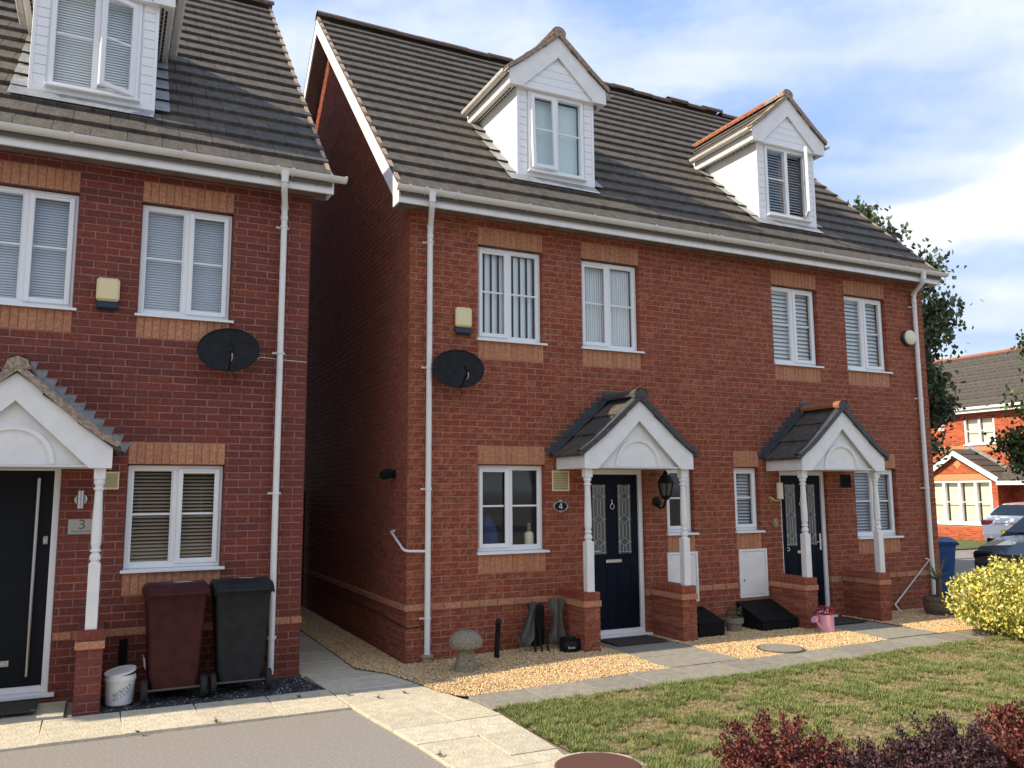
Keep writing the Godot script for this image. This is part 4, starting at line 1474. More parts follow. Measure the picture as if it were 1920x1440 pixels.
func house_pair() -> void:
	var L := 8.87
	var S := 0.65
	var h := thing("brick_house", "semi-detached pair of red brick houses with two white dormers and two gabled porches", "house")
	var yb1 := S + 41 * CH; var yt1 := S + 57 * CH
	var yb0 := S + 7 * CH; var yt0 := S + 21 * CH
	var ybn := S + 9 * CH
	var up := [0.88, 2.35, 5.605, 7.085]
	var holes := []
	for x in up: holes.append([x, yb1, x + 0.90, yt1])
	holes.append([0.88, yb0, 1.78, yt0])
	holes.append([7.09, yb0, 7.99, yt0])
	holes.append([3.605, ybn, 4.055, yt0])
	holes.append([4.76, ybn, 5.21, yt0])
	holes.append([2.345, 0.05, 3.255, 2.185])
	holes.append([5.595, 0.05, 6.505, 2.185])
	holes.append([3.585, 0.445, 4.08, 1.10])
	holes.append([4.785, 0.445, 5.285, 1.10])
	var wall := part("wall", h)
	core(wall, 0.03, L - 0.03, -0.15, 5.30, holes, Transform3D.IDENTITY, M.mortarB)
	var bh := holes.duplicate(true)
	bh.append([-1.0, S - CH, L + 1, S])
	for x in up:
		bh.append([x, yt1, x + 0.90, yt1 + 0.225]); bh.append([x, yb1 - 0.225, x + 0.90, yb1])
		soldiers(wall, x, x + 0.90, yt1, yt1 + 0.225, "lintel_brick"); soldiers(wall, x, x + 0.90, yb1 - 0.225, yb1, "sill_brick")
	for x in [0.88, 7.09]:
		bh.append([x, yt0, x + 0.90, yt0 + 0.225]); bh.append([x, yb0 - 0.225, x + 0.90, yb0])
		soldiers(wall, x, x + 0.90, yt0, yt0 + 0.225, "lintel_brick"); soldiers(wall, x, x + 0.90, yb0 - 0.225, yb0, "sill_brick")
	for x in [3.605, 4.76]:
		bh.append([x, yt0, x + 0.45, yt0 + 0.225]); bh.append([x, ybn - 0.225, x + 0.45, ybn])
		soldiers(wall, x, x + 0.45, yt0, yt0 + 0.225, "lintel_brick"); soldiers(wall, x, x + 0.45, ybn - 0.225, ybn, "sill_brick")
	lay(wall, Transform3D.IDENTITY, course_rects(0.003, L - 0.003, S, -10, 62, bh), M.matB, M.redB, M.massB, 300)
	# plinth band between the piers and doors
	for seg in [[0.0, 1.92], [3.545, 3.58], [4.085, 4.78], [5.29, 5.33], [6.945, L]]:
		band(wall, seg[0], seg[1], S - CH, Transform3D.IDENTITY)
	gable_wall(h, 0.0, -1.0, S, 0.0, M.matB, M.redB, M.massB, M.mortarB, 120)
	gable_wall(h, L, 1.0, S, 0.0, M.matB, M.redB, M.massB, M.mortarB, 0)
	interior(h, 0.0, L, [2.1, 3.4, 4.43, 5.4, 6.8])
	window(h, up[0], yb1, 0.90, yt1 - yb1, -1, "vanes")
	window(h, up[1], yb1, 0.90, yt1 - yb1, -1, "sheer")
	window(h, up[2], yb1, 0.90, yt1 - yb1, 1, "wide")
	window(h, up[3], yb1, 0.90, yt1 - yb1, 1, "wide")
	window(h, 0.88, yb0, 0.90, yt0 - yb0, -1, "none")
	window(h, 7.09, yb0, 0.90, yt0 - yb0, 1, "open")
	window(h, 3.605, ybn, 0.45, yt0 - ybn, 0, "none")
	window(h, 4.76, ybn, 0.45, yt0 - ybn, 0, "open")
	leaded_door(h, 2.345, 3.255, 0.085, 2.185, false)
	var d5 := leaded_door(h, 5.595, 6.505, 0.085, 2.185, true)
	var five := obj("number", text_mesh("5", 0.085), M.inkwhite, d5)
	five.position = Vector3(5.775, 1.075, -0.078)
	meter_cupboard(h, 3.585, 0.445, 4.08, 1.10)
	meter_cupboard(h, 4.785, 0.445, 5.285, 1.10)
	louvre(h, 1.875, 1.905, 2.118, 2.16, M.cream)
	louvre(h, 6.79, 1.935, 6.99, 2.13, M.black)
	tiled_roof(h, -0.24, 8.94, 0.0, [2.18, 6.33], 300)
	fascia_and_gutter(h, -0.218, 8.905, -0.27, 9.03, 0.0, [-0.137, 0.066, 0.238, 0.455, 1.40, 2.322, 3.278, 4.15, 4.25, 4.36, 5.288, 6.249, 7.27, 8.05, 8.385, 8.555])
	gable_trim(h, -0.24, 0.0, 0.0)
	gable_trim(h, 8.94, L, 0.0)
	downpipe(h, 0.148, 0.235, 5.02, 0.05, [4.852, 3.346, 1.938, 0.496])
	downpipe(h, 8.47, 8.60, 5.04, 0.10, [4.852, 3.353, 1.926])
	var gl := MB.new()
	gl.xf = Transform3D(Basis.IDENTITY, Vector3(0.235, -0.03, 0.058))
	gl.lathe([[0.060, 0.0], [0.060, 0.10], [0.072, 0.11], [0.072, 0.135], [0.045, 0.14]], 16)
	obj("gully_collar", gl, M.verge, h)
	var ov := MB.new()
	ov.tube([Vector3(0.20, 1.24, 0.058), Vector3(0.0, 1.248, 0.055), Vector3(-0.030, 1.256, 0.035), Vector3(-0.040, 1.275, -0.02), Vector3(-0.040, 1.44, -0.42)], 0.0155, 8)
	ov.tube([Vector3(-0.045, 1.44, -0.42), Vector3(0.01, 1.455, -0.44)], 0.018, 8)
	obj("waste_pipe", ov, M.pipe, h)
	var cb := MB.new()
	cb.tube([Vector3(0.20, 0.43, 0.03), Vector3(0.14, 0.405, 0.022), Vector3(0.02, 0.40, 0.016), Vector3(-0.012, 0.405, 0.0), Vector3(-0.012, 0.44, -0.8), Vector3(-0.012, 0.46, -2.4), Vector3(-0.012, 0.45, -4.5)], 0.006, 6)
	obj("cable", cb, M.black, h)
	dormer(h, 2.18, 0.0, M.ridge, "roller", -1)
	dormer(h, 6.33, 0.0, M.terracotta, "open", 1)
	porch(h, 2.73, S, 0.05, M.matB, M.redB, M.mortarB, [M.slate, M.slate, M.tile[0]], M.slate, M.leaddark, M.slate)
	porch(h, 6.137, S, 0.05, M.matB, M.redB, M.mortarB, [M.tile[0], M.tile[2], M.tile[4]], M.terracotta, M.leaddark, M.leaddark)

func house_three() -> void:
	var S := 0.616
	var dy := -0.034
	var x0 := -10.0
	var x1 := -1.16
	var h := thing("brick_house", "dark red brick house numbered 3 with grey front door beside the alley", "house")
	var yb1 := S + 41 * CH; var yt1 := S + 57 * CH
	var yb0 := S + 7 * CH; var yt0 := S + 21 * CH
	var holes := [[-2.89, yb1, -1.99, yt1], [-4.365, yb1, -3.465, yt1], [-2.895, yb0, -1.985, yt0], [-4.375, 0.03, -3.465, 2.195]]
	var wall := part("wall", h)
	core(wall, x0, x1 - 0.03, -0.15, 5.27, holes, Transform3D.IDENTITY, M.mortarA)
	var bh := holes.duplicate(true)
	bh.append([-20.0, S - CH, 5.0, S])
	for k in 3:
		var q: Array = holes[k]
		bh.append([q[0], q[3], q[2], q[3] + 0.225]); bh.append([q[0], q[1] - 0.225, q[2], q[1]])
		soldiers(wall, q[0], q[2], q[3], q[3] + 0.225, "lintel_brick"); soldiers(wall, q[0], q[2], q[1] - 0.225, q[1], "sill_brick")
	lay(wall, Transform3D.IDENTITY, course_rects(-6.3, x1 - 0.003, S, -10, 62, bh), M.matA, M.redA, M.massA, 300)
	band(wall, -3.07, x1, S - CH, Transform3D.IDENTITY)
	band(wall, -3.46, -3.295, S - CH, Transform3D.IDENTITY)
	gable_wall(h, x1, 1.0, S, dy, M.matA, M.redA, M.massA, M.mortarA, 0)
	gable_wall(h, x0, -1.0, S, dy, M.matA, M.redA, M.massA, M.mortarA, 0, true)
	interior(h, x0, x1, [-3.2, -5.5])
	window(h, -2.89, yb1, 0.90, yt1 - yb1, 1, "grey")
	window(h, -4.365, yb1, 0.90, yt1 - yb1, 1, "grey")
	window(h, -2.895, yb0, 0.91, yt0 - yb0, 1, "beige")
	# front door: plain slab with a long bar handle
	var d := part("door", h)
	door_frame(d, -4.375, -3.465, 0.055, 2.195)
	var lf := MB.new()
	lf.cbox(Vector3(-4.311, 0.143, -0.124), Vector3(-3.529, 2.125, -0.080), 0.004)
	obj("leaf", lf, M.doorgrey, d)
	var bar := MB.new()
	bar.tube([Vector3(-3.652, 0.235, -0.035), Vector3(-3.652, 2.055, -0.035)], 0.0155, 12)
	for y in [0.42, 1.86]:
		bar.tube([Vector3(-3.652, y, -0.08), Vector3(-3.652, y, -0.035)], 0.010, 8)
	obj("bar_handle", bar, M.steel, d)
	var lk := MB.new()
	lk.cbox(Vector3(-3.592, 1.43, -0.08), Vector3(-3.550, 1.51, -0.066), 0.005)
	lk.xf = Transform3D(Basis(Vector3.RIGHT, PI / 2), Vector3(-3.571, 1.475, -0.066))
	lk.lathe([[0.017, 0.0], [0.017, 0.014], [0.010, 0.018]], 12)
	obj("lock", lk, M.chrome, d)
	var lp := MB.new()
	lp.cbox(Vector3(-4.06, 0.33, -0.08), Vector3(-3.80, 0.385, -0.066), 0.004)
	lp.cbox(Vector3(-4.04, 0.34, -0.068), Vector3(-3.82, 0.375, -0.060), 0.003)
	obj("letter_plate", lp, M.steel, d)
	louvre(h, -3.131, 1.945, -2.966, 2.118, M.cream)
	tiled_roof(h, x0, -1.0, dy, [-3.415], 300)
	fascia_and_gutter(h, x0, -0.985, x0, -0.87, dy, [-5.6, -4.6, -3.55, -2.537, -1.61, -1.445, -1.04])
	for hx in [-1.76, -1.42, -1.17]:
		var hb := MB.new()
		hb.xf = Transform3D(Basis(Vector3.RIGHT, PI / 2), Vector3(hx, 5.25, 0.299))
		hb.lathe([[0.012, 0.0], [0.012, 0.003], [0.0, 0.003]], 7)
		obj("fascia_hole", hb, M.ink, h)
	gable_trim(h, -1.0, x1, dy)
	downpipe(h, -1.529, -1.468, 5.00, 0.06, [4.80, 3.399, 1.899, 0.42], dy)
	dormer(h, -3.415, dy, M.ridge, "white", 1)
	porch(h, -3.83, S, 0.0, M.matA, M.redA, M.mortarA, [M.tile[0], M.tile[2]], M.verge, M.lead, M.verge)
	var tb := MB.new()
	tb.cbox(Vector3(-2.885, 0.02, 0.002), Vector3(-2.815, 0.515, 0.05), 0.006)
	obj("drain_cover_box", tb, M.blackmatt, h)
	# aerial lead from the dish round the corner
	var cb := MB.new()
	cb.tube([Vector3(-1.74, 3.30, 0.05), Vector3(-1.66, 3.345, 0.012), Vector3(-1.4, 3.33, 0.010), Vector3(-1.17, 3.322, 0.010), Vector3(-1.15, 3.32, -0.1)], 0.004, 6)
	obj("aerial_lead", cb, M.creampale, h)

func neighbour() -> void:
	# the house across the turning: its front faces -x
	var h := thing("brick_house", "bright red brick neighbour with bay window standing across the turning", "house", Vector3(27.0, 0.0, -12.3), -PI / 2)
	# local: x runs along the facade towards world -z ... front towards local +z
	var wallm := tri(mat(.50, .175, .085, 0.9), brick_pattern(), 0.9)
	var wall := part("wall", h)
	var xs := -7.5
	var xe := 4.5
	var w := MB.new()
	for r in [[xs, 0.02, 0.0, 5.0], [1.26, xe, 0.0, 5.0], [0.02, 1.26, 0.0, 3.63], [0.02, 1.26, 4.70, 5.0]]:
		w.box(Vector3(r[0], r[2] - 0.1, -0.25), Vector3(r[1], r[3], 0.0))
	w.box(Vector3(xs, -0.1, -7.0), Vector3(xs + 0.25, 5.0, -0.25))
	w.box(Vector3(xe - 0.25, -0.1, -7.0), Vector3(xe, 5.0, -0.25))
	w.box(Vector3(xs, -0.1, -7.2), Vector3(xe, 5.0, -7.0))
	w.xf = Transform3D.IDENTITY
	obj("masonry", w, wallm, wall)
	var bd := MB.new()
	bd.box(Vector3(xs, 3.36, 0.0), Vector3(xe, 3.60, 0.015))
	obj("band_course", bd, tri(mat(.60, .27, .13, 0.9), M.grain, 0.5), wall)
	# coursing lines as thin raised strips are too fine to show at this distance; the masonry grain carries it
	var rf := part("roof", h)
	var n := 15
	for k in n:
		var a := k / float(n); var b := (k + 1) / float(n)
		var y0 := lerpf(5.05, 7.62, a); var y1 := lerpf(5.05, 7.62, b)
		var z0 := lerpf(0.35, -3.5, a); var z1 := lerpf(0.35, -3.5, b)
		var t := MB.new()
		t.xf = Transform3D(Basis(Vector3(0, 0, 1), Vector3(0, 1, 0), Vector3(-1, 0, 0)), Vector3.ZERO)
		t.prism(arr2([[z0, y0 + 0.065], [z1, y1 + 0.0], [z1, y1 - 0.05], [z0, y0 - 0.02]]), -xe - 0.2, -xs + 0.2)
		obj("tile_course", t, M.tile[k % 5], rf)
	var bk := MB.new()
	bk.xf = Transform3D(Basis(Vector3(0, 0, 1), Vector3(0, 1, 0), Vector3(-1, 0, 0)), Vector3.ZERO)
	bk.prism(arr2([[-3.5, 7.62], [-7.4, 5.05], [-7.4, 4.95], [-3.5, 7.50], [0.3, 4.95], [0.3, 5.02]]), -xe - 0.19, -xs + 0.19)
	obj("rear_slope", bk, M.tile[1], rf)
	var rd := MB.new()
	var pr := []
	for i in 7:
		var a := lerpf(-0.2, PI + 0.2, i / 6.0)
		pr.append(Vector2(-3.5 + cos(a) * 0.13, 7.61 + sin(a) * 0.11))
	rd.strip(pr, xs - 0.2, xe + 0.2)
	obj("ridge_tiles", rd, M.terracotta, rf)
	var fa := MB.new()
	fa.box(Vector3(xs - 0.2, 4.82, 0.30), Vector3(xe + 0.2, 5.02, 0.33))
	fa.box(Vector3(xs - 0.2, 4.95, 0.331), Vector3(xe + 0.2, 5.04, 0.43))
	obj("fascia", fa, M.white, h)
	# upper window
	var wu := part("window", h, Vector3(0.02, 3.63, 0))
	var f := MB.new()
	frame_ring(f, 0, 0, 1.24, 1.07, 0.07, -0.10, 0.0)
	f.box(Vector3(0.58, 0.07, -0.09), Vector3(0.66, 1.0, -0.004))
	f.box(Vector3(-0.05, -0.04, -0.10), Vector3(1.29, 0.0, 0.06))
	f.box(Vector3(0.07, 0.50, -0.06), Vector3(0.58, 0.53, -0.03))
	f.box(Vector3(0.66, 0.50, -0.06), Vector3(1.17, 0.53, -0.03))
	obj("frame", f, M.upvc, wu)
	for k in 2:
		obj("pane", pane_quad(0.07 + k * 0.59, 0.07, 0.58 + k * 0.59, 1.0, -0.07), M.glass, wu)
		var cu := MB.new()
		cu.box(Vector3(0.07 + k * 0.59, 0.05, -0.18), Vector3(0.46 + k * 0.59, 1.0, -0.16))
		obj("curtain", cu, M.creampale, wu)
	# bay with its own little gable
	var bay := part("bay_window", h, Vector3(0, 0, 0))
	var bx0 := -1.30
	var bx1 := 1.75
	var bz := 0.85
	var bm := MB.new()
	bm.box(Vector3(bx0, -0.1, 0.0), Vector3(bx1, 0.62, bz))
	bm.box(Vector3(bx0, 0.62, 0.0), Vector3(bx0 + 0.22, 2.25, bz))
	bm.box(Vector3(bx1 - 0.22, 0.62, 0.0), Vector3(bx1, 2.25, bz))
	bm.prism(arr2([[bx0, 2.25], [bx1, 2.25], [(bx0 + bx1) / 2, 3.25]]), 0.2, bz)
	obj("bay_masonry", bm, wallm, bay)
	var bb := MB.new()
	bb.box(Vector3(bx0 - 0.01, 0.50, bz), Vector3(bx1 + 0.01, 0.62, bz + 0.012))
	bb.box(Vector3(bx0, 2.25, bz), Vector3(bx1, 2.48, bz + 0.012))
	bb.xf = Transform3D(Basis(Vector3(0, 0, 1), PI / 4), Vector3((bx0 + bx1) / 2, 2.86, bz))
	bb.box(Vector3(-0.12, -0.12, 0.0), Vector3(0.12, 0.12, 0.012))
	obj("buff_brick", bb, tri(mat(.66, .31, .15, 0.9), M.grain, 0.5), bay)
	var bf := MB.new()
	frame_ring(bf, bx0 + 0.22, 0.62, bx1 - 0.22, 2.25, 0.09, bz - 0.09, bz - 0.01)
	var ww := (bx1 - bx0 - 0.44) / 4.0
	for k in range(1, 4):
		bf.box(Vector3(bx0 + 0.22 + ww * k - 0.05, 0.70, bz - 0.085), Vector3(bx0 + 0.22 + ww * k + 0.05, 2.17, bz - 0.012))
	for k in 4:
		bf.box(Vector3(bx0 + 0.22 + ww * k + 0.05, 1.42, bz - 0.06), Vector3(bx0 + 0.22 + ww * (k + 1) - 0.05, 1.45, bz - 0.03))
	bf.box(Vector3(bx0 + 0.12, 0.57, bz), Vector3(bx1 - 0.12, 0.63, bz + 0.06))
	obj("frame", bf, M.upvc, bay)
	for k in 4:
		obj("pane", pane_quad(bx0 + 0.26 + ww * k, 0.70, bx0 + 0.18 + ww * (k + 1), 2.17, bz - 0.05), M.glass, bay)
		var cu := MB.new()
		cu.box(Vector3(bx0 + 0.30 + ww * k, 0.66, bz - 0.24), Vector3(bx0 + 0.22 + ww * (k + 1), 2.2, bz - 0.22))
		obj("curtain", cu, M.creampale, bay)
	for s in [-1.0, 1.0]:
		var c := (bx0 + bx1) / 2
		var br := MB.new()
		br.prism(arr2([[c, 3.38], [c + s * 1.78, 2.28], [c + s * 1.78, 2.06], [c, 3.16]]), bz + 0.16, bz + 0.20)
		obj("bargeboard", br, M.white, bay)
		for k in 5:
			var t := MB.new()
			var a := k / 5.0; var b := (k + 1) / 5.0
			t.prism(arr2([[c + s * 1.84 * (1 - a), lerpf(2.30, 3.42, a) + 0.05], [c + s * 1.84 * (1 - b), lerpf(2.30, 3.42, b) + 0.02], [c + s * 1.84 * (1 - b), lerpf(2.30, 3.42, b) - 0.03], [c + s * 1.84 * (1 - a), lerpf(2.30, 3.42, a) - 0.01]]), 0.01, bz + 0.22)
			obj("tile_course", t, M.tile[k], bay)
		var lf := MB.new()
		lf.prism(arr2([[c, 3.62], [c + s * 1.9, 2.46], [c + s * 1.9, 2.34], [c, 3.48]]), 0.01, 0.05)
		obj("lead_flashing", lf, M.lead, bay)

	# lean-to porch beside the bay, throwing the doorway into shade
	var lp := part("lean_to", h)
	for k in 4:
		var t := MB.new()
		t.xf = Transform3D(Basis(Vector3(0, 0, 1), Vector3(0, 1, 0), Vector3(-1, 0, 0)), Vector3.ZERO)
		var a := k / 4.0; var b := (k + 1) / 4.0
		t.prism(arr2([[lerpf(1.15, 0.0, a), lerpf(2.22, 2.95, a) + 0.05], [lerpf(1.15, 0.0, b), lerpf(2.22, 2.95, b) + 0.02], [lerpf(1.15, 0.0, b), lerpf(2.22, 2.95, b) - 0.03], [lerpf(1.15, 0.0, a), lerpf(2.22, 2.95, a) - 0.01]]), -xe, -1.95)
		obj("tile_course", t, M.tile[k], lp)
	var pf := MB.new()
	pf.box(Vector3(1.9, 2.06, 1.10), Vector3(xe, 2.24, 1.14))
	obj("fascia", pf, M.white, lp)
	var pw := MB.new()
	pw.box(Vector3(xe - 0.25, -0.1, 0.0), Vector3(xe, 2.10, 1.0))
	obj("side_wall", pw, wallm, lp)
	var al := thing("alarm_box", "white shield alarm box under the eaves of the neighbour", "alarm box", Vector3(27.0, 4.60, -13.12), -PI / 2)
	var am := MB.new()
	am.prism(arr2([[-0.17, 0.2], [0.17, 0.2], [0.15, -0.05], [0.07, -0.17], [-0.07, -0.17], [-0.15, -0.05]]), 0.0, 0.08)
	obj("cover", am, M.upvc, al)
	var ab := MB.new()
	ab.prism(arr2([[-0.11, 0.10], [0.11, 0.10], [0.09, -0.03], [-0.09, -0.03]]), 0.08, 0.085)
	obj("badge", ab, M.navy, al)
	var sl := thing("floodlight", "white security light below the alarm box of the neighbour", "floodlight", Vector3(27.0, 4.32, -13.2), -PI / 2)
	var sm := MB.new()
	sm.xf = Transform3D(Basis(Vector3.RIGHT, 0.4), Vector3.ZERO)
	sm.cbox(Vector3(-0.14, -0.05, 0.03), Vector3(0.14, 0.05, 0.16), 0.02)
	obj("lamp_head", sm, M.upvc, sl)
	var sa := MB.new()
	sa.box(Vector3(-0.03, -0.03, 0.0), Vector3(0.03, 0.03, 0.08))
	obj("bracket", sa, M.black, sl)

func alarm_oval() -> void:
	var a := thing("alarm_box", "rounded cream alarm box with dark back beside the far downpipe of number 5", "alarm box", Vector3(8.42, 4.33, 0))
	var b := MB.new()
	b.blob(Vector3(0, 0, 0.035), Vector3(0.135, 0.125, 0.055), 16, 8)
	obj("backplate", b, M.navy, a)
	var c := MB.new()
	c.blob(Vector3(0.015, 0, 0.075), Vector3(0.130, 0.122, 0.045), 16, 8)
	obj("cover", c, M.creampale, a)

func opposite() -> void:
	# the houses across the road, behind the photographer, whose dark fronts the ground floor panes mirror
	var h := thing("brick_terrace", "plain red brick terrace across the road mirrored in the ground floor panes", "house", Vector3(-4.0, 0.0, 27.0), PI)
	var w := MB.new()
	w.box(Vector3(-14.0, -0.1, -7.0), Vector3(14.0, 5.1, 0.0))
	obj("wall", w, M.mortarwall, h)
	var r := MB.new()
	r.xf = Transform3D(Basis(Vector3(0, 0, 1), Vector3(0, 1, 0), Vector3(-1, 0, 0)), Vector3.ZERO)
	r.prism(arr2([[0.4, 5.0], [-3.5, 8.2], [-7.4, 5.0]]), -14.3, 14.3)
	obj("roof", r, M.tile[2], h)
	for x in [-12.0, -8.6, -5.0, -1.6, 1.8, 5.0, 8.4, 12.0]:
		for y in [1.0, 3.6]:
			var win := part("window", h, Vector3(x, y, 0))
			var f := MB.new()
			frame_ring(f, -0.6, 0, 0.6, 1.15, 0.07, 0.0, 0.04)
			obj("frame", f, M.upvc, win)
			var p := MB.new()
			p.box(Vector3(-0.53, 0.07, 0.0), Vector3(0.53, 1.08, 0.01))
			obj("pane", p, M.carglass, win)

func alley_gate() -> void:
	var g := thing("garden_gate", "tall dark timber gate closing the alley between the two houses", "gate", Vector3(-1.13, 0.0, -5.2))
	for k in 9:
		var b := MB.new()
		b.cbox(Vector3(k * 0.122, 0.04, 0.0), Vector3(k * 0.122 + 0.118, 1.95, 0.022), 0.004)
		obj("board", b, M.gatewood, g)
	for y in [0.35, 1.0, 1.65]:
		var r := MB.new()
		r.cbox(Vector3(0.0, y, -0.03), Vector3(1.10, y + 0.10, -0.001), 0.004)
		obj("rail", r, M.gatewood, g)

func alarm_box(label: String, at: Vector3, w: float, h: float) -> void:
	var a := thing("alarm_box", label, "alarm box", at, 0.0)
	var c := MB.new()
	c.cbox(Vector3(0, h * 0.27, 0), Vector3(w, h, 0.075), 0.022)
	obj("cover", c, M.cream, a)
	var b := MB.new()
	b.cbox(Vector3(0.003, 0, 0), Vector3(w - 0.003, h * 0.272, 0.072), 0.020)
	obj("strobe_lens", b, M.navy, a)

func satellite_dish(label: String, at: Vector3, yaw: float) -> void:
	var t := thing("satellite_dish", label, "satellite dish", at, 0.0, "satellite dishes on the house fronts")
	var d := MB.new()
	var A := 0.305
	var B := 0.235
	var tilt := Transform3D(Basis(Vector3.UP, yaw) * Basis(Vector3.RIGHT, -0.22), Vector3(0, 0, 0.19))
	d.xf = tilt
	var R := 9
	var N := 30
	var P := func(i: int, k: int) -> Vector3:
		var r := float(i) / R
		var a := TAU * k / N
		return Vector3(cos(a) * A * r, sin(a) * B * r, 0.075 * (r * r - 1.0))
	var Q := func(i: int, k: int) -> Vector3:
		var r := float(i) / R
		var a := TAU * k / N
		return Vector3(-cos(a) * A * r * 0.15 / (A * A) * 2.0 * A, -sin(a) * B * r * 0.15 / (B * B) * 2.0 * B * 0.5, 1.0).normalized()
	for i in R:
		for k in N:
			d.qn(P.call(i, k), Q.call(i, k), P.call(i + 1, k), Q.call(i + 1, k), P.call(i + 1, k + 1), Q.call(i + 1, k + 1), P.call(i, k + 1), Q.call(i, k + 1))
	var rim := []
	for k in N + 1: rim.append(Vector3(cos(TAU * k / N) * A, sin(TAU * k / N) * B, 0))
	d.tube(rim, 0.006, 6)
	obj("reflector", d, M.dish, t)
	var a := MB.new()
	a.xf = tilt
	a.tube([Vector3(0, -B * 0.96, -0.02), Vector3(0.02, -B * 1.0, 0.06), Vector3(0.05, -0.13, 0.27)], 0.010, 8)
	obj("feed_arm", a, M.black, t)
	var l := MB.new()
	l.xf = tilt * Transform3D(Basis(Vector3.RIGHT, 0.7), Vector3(0.05, -0.115, 0.275))
	l.cbox(Vector3(-0.022, -0.022, -0.05), Vector3(0.022, 0.022, 0.04), 0.008)
	l.tube([Vector3(0, 0, -0.05), Vector3(0, 0.0, -0.085)], 0.028, 10)
	obj("receiver", l, M.black, t)
	var cn := MB.new()
	cn.xf = tilt
	cn.tube([Vector3(0.055, -0.14, 0.27), Vector3(0.06, -0.19, 0.26), Vector3(0.05, -0.21, 0.22)], 0.008, 6)
	obj("cable_plug", cn, M.steel, t)
	var br := MB.new()
	br.tube([Vector3(0, -0.02, 0), Vector3(0, -0.02, 0.12)], 0.018, 10)
	br.cbox(Vector3(-0.07, -0.10, 0), Vector3(0.07, 0.06, 0.006), 0.002)
	obj("wall_bracket", br, M.black, t)
	var cb := MB.new()
	cb.tube([Vector3(0.02, -B * 0.9, 0.16), Vector3(0.10, -0.26, 0.08), Vector3(0.09, -0.33, 0.01)], 0.004, 6)
	obj("cable", cb, M.black, t)

func wheelie(label: String, at: Vector3, turn: float, m: Material, w := 0.56, dp := 0.50, hh := 1.05) -> Node3D:
	# handle and wheels towards +z
	var t := thing("wheelie_bin", label, "wheelie bin", at, turn)
	var b := MB.new()
	var rings := []
	for r in [[0.095, 0.76, 0.74], [0.10, 0.79, 0.78], [hh * 0.80, 0.97, 0.98], [hh * 0.87, 1.0, 1.0], [hh * 0.90, 1.06, 1.06], [hh * 0.93, 1.06, 1.06]]:
		var hx: float = w / 2 * 0.93 * r[1]
		var hz: float = dp / 2 * 0.95 * r[2]
		var ring := []
		var c := 0.045
		for k in [[1, -1], [1, 1], [-1, 1], [-1, -1]]:
			var cxx: float = k[0] * (hx - c); var czz: float = k[1] * (hz - c)
			var a0 := atan2(float(k[1]), float(k[0])) - PI / 4
			for j in 4:
				var a := a0 + j * PI / 6
				ring.append(Vector3(cxx + cos(a) * c, r[0], czz + sin(a) * c + (1.0 - r[2]) * dp * 0.25))
		rings.append(ring)
	for i in rings.size() - 1:
		for k in 16:
			var k1 := (k + 1) % 16
			var mid: Vector3 = rings[i][k] - Vector3(0, rings[i][k].y, 0)
			b.qo(rings[i][k], rings[i][k1], rings[i + 1][k1], rings[i + 1][k], mid)
	for k in 16: b.to(Vector3(0, 0.095, 0), rings[0][k], rings[0][(k + 1) % 16], Vector3(0, -1, 0))
	obj("body", b, m, t)
	var l := MB.new()
	var hx := w / 2
	var hz := dp / 2 + 0.02
	var y := hh * 0.93
	var prof := [[-hz, y - 0.02], [-hz - 0.01, y + 0.015], [-hz * 0.6, y + 0.062], [0.0, y + 0.078], [hz * 0.6, y + 0.070], [hz * 0.9, y + 0.045], [hz + 0.02, y + 0.005], [hz + 0.02, y - 0.03]]
	for i in prof.size() - 1:
		var p0: Array = prof[i]; var p1: Array = prof[i + 1]
		l.qo(Vector3(-hx + 0.03, p0[1], p0[0]), Vector3(hx - 0.03, p0[1], p0[0]), Vector3(hx - 0.03, p1[1], p1[0]), Vector3(-hx + 0.03, p1[1], p1[0]), Vector3(0, 1, p0[0]))
		for s in [-1.0, 1.0]:
			l.qo(Vector3(s * (hx - 0.03), p0[1], p0[0]), Vector3(s * (hx - 0.03), p1[1], p1[0]), Vector3(s * hx, p1[1] - 0.03, p1[0] * 0.99), Vector3(s * hx, p0[1] - 0.03, p0[0] * 0.99), Vector3(s, 0.7, 0))
			l.qo(Vector3(s * hx, p0[1] - 0.03, p0[0] * 0.99), Vector3(s * hx, p1[1] - 0.03, p1[0] * 0.99), Vector3(s * hx, y - 0.045, p1[0] * 0.99), Vector3(s * hx, y - 0.045, p0[0] * 0.99), Vector3(s, 0, 0))
	l.tube([Vector3(-hx + 0.02, y - 0.01, hz + 0.045), Vector3(hx - 0.02, y - 0.01, hz + 0.045)], 0.018, 10)
	for x in [-hx + 0.03, -hx * 0.4, hx * 0.4, hx - 0.03]:
		l.cbox(Vector3(x - 0.02, y - 0.03, hz - 0.02), Vector3(x + 0.02, y + 0.012, hz + 0.05), 0.006)
	obj("lid", l, m, t)
	var ax := MB.new()
	ax.tube([Vector3(-w * 0.47, 0.10, dp * 0.42), Vector3(w * 0.47, 0.10, dp * 0.42)], 0.011, 8)
	obj("axle", ax, M.iron, t)
	for s in [-1.0, 1.0]:
		var wl := part("wheel", t, Vector3(s * w * 0.455, 0.10, dp * 0.42))
		var ty := MB.new()
		ty.xf = Transform3D(Basis(Vector3(0, 0, 1), PI / 2), Vector3.ZERO)
		ty.lathe([[0.070, -0.024], [0.094, -0.024], [0.100, -0.014], [0.100, 0.014], [0.094, 0.024], [0.070, 0.024]], 20)
		obj("tyre", ty, M.rubber, wl)
		var rm := MB.new()
		rm.xf = ty.xf
		rm.lathe([[0.0, -0.020], [0.069, -0.022], [0.069, 0.022], [0.0, 0.020]], 16)
		obj("rim", rm, M.blackmatt, wl)
	return t

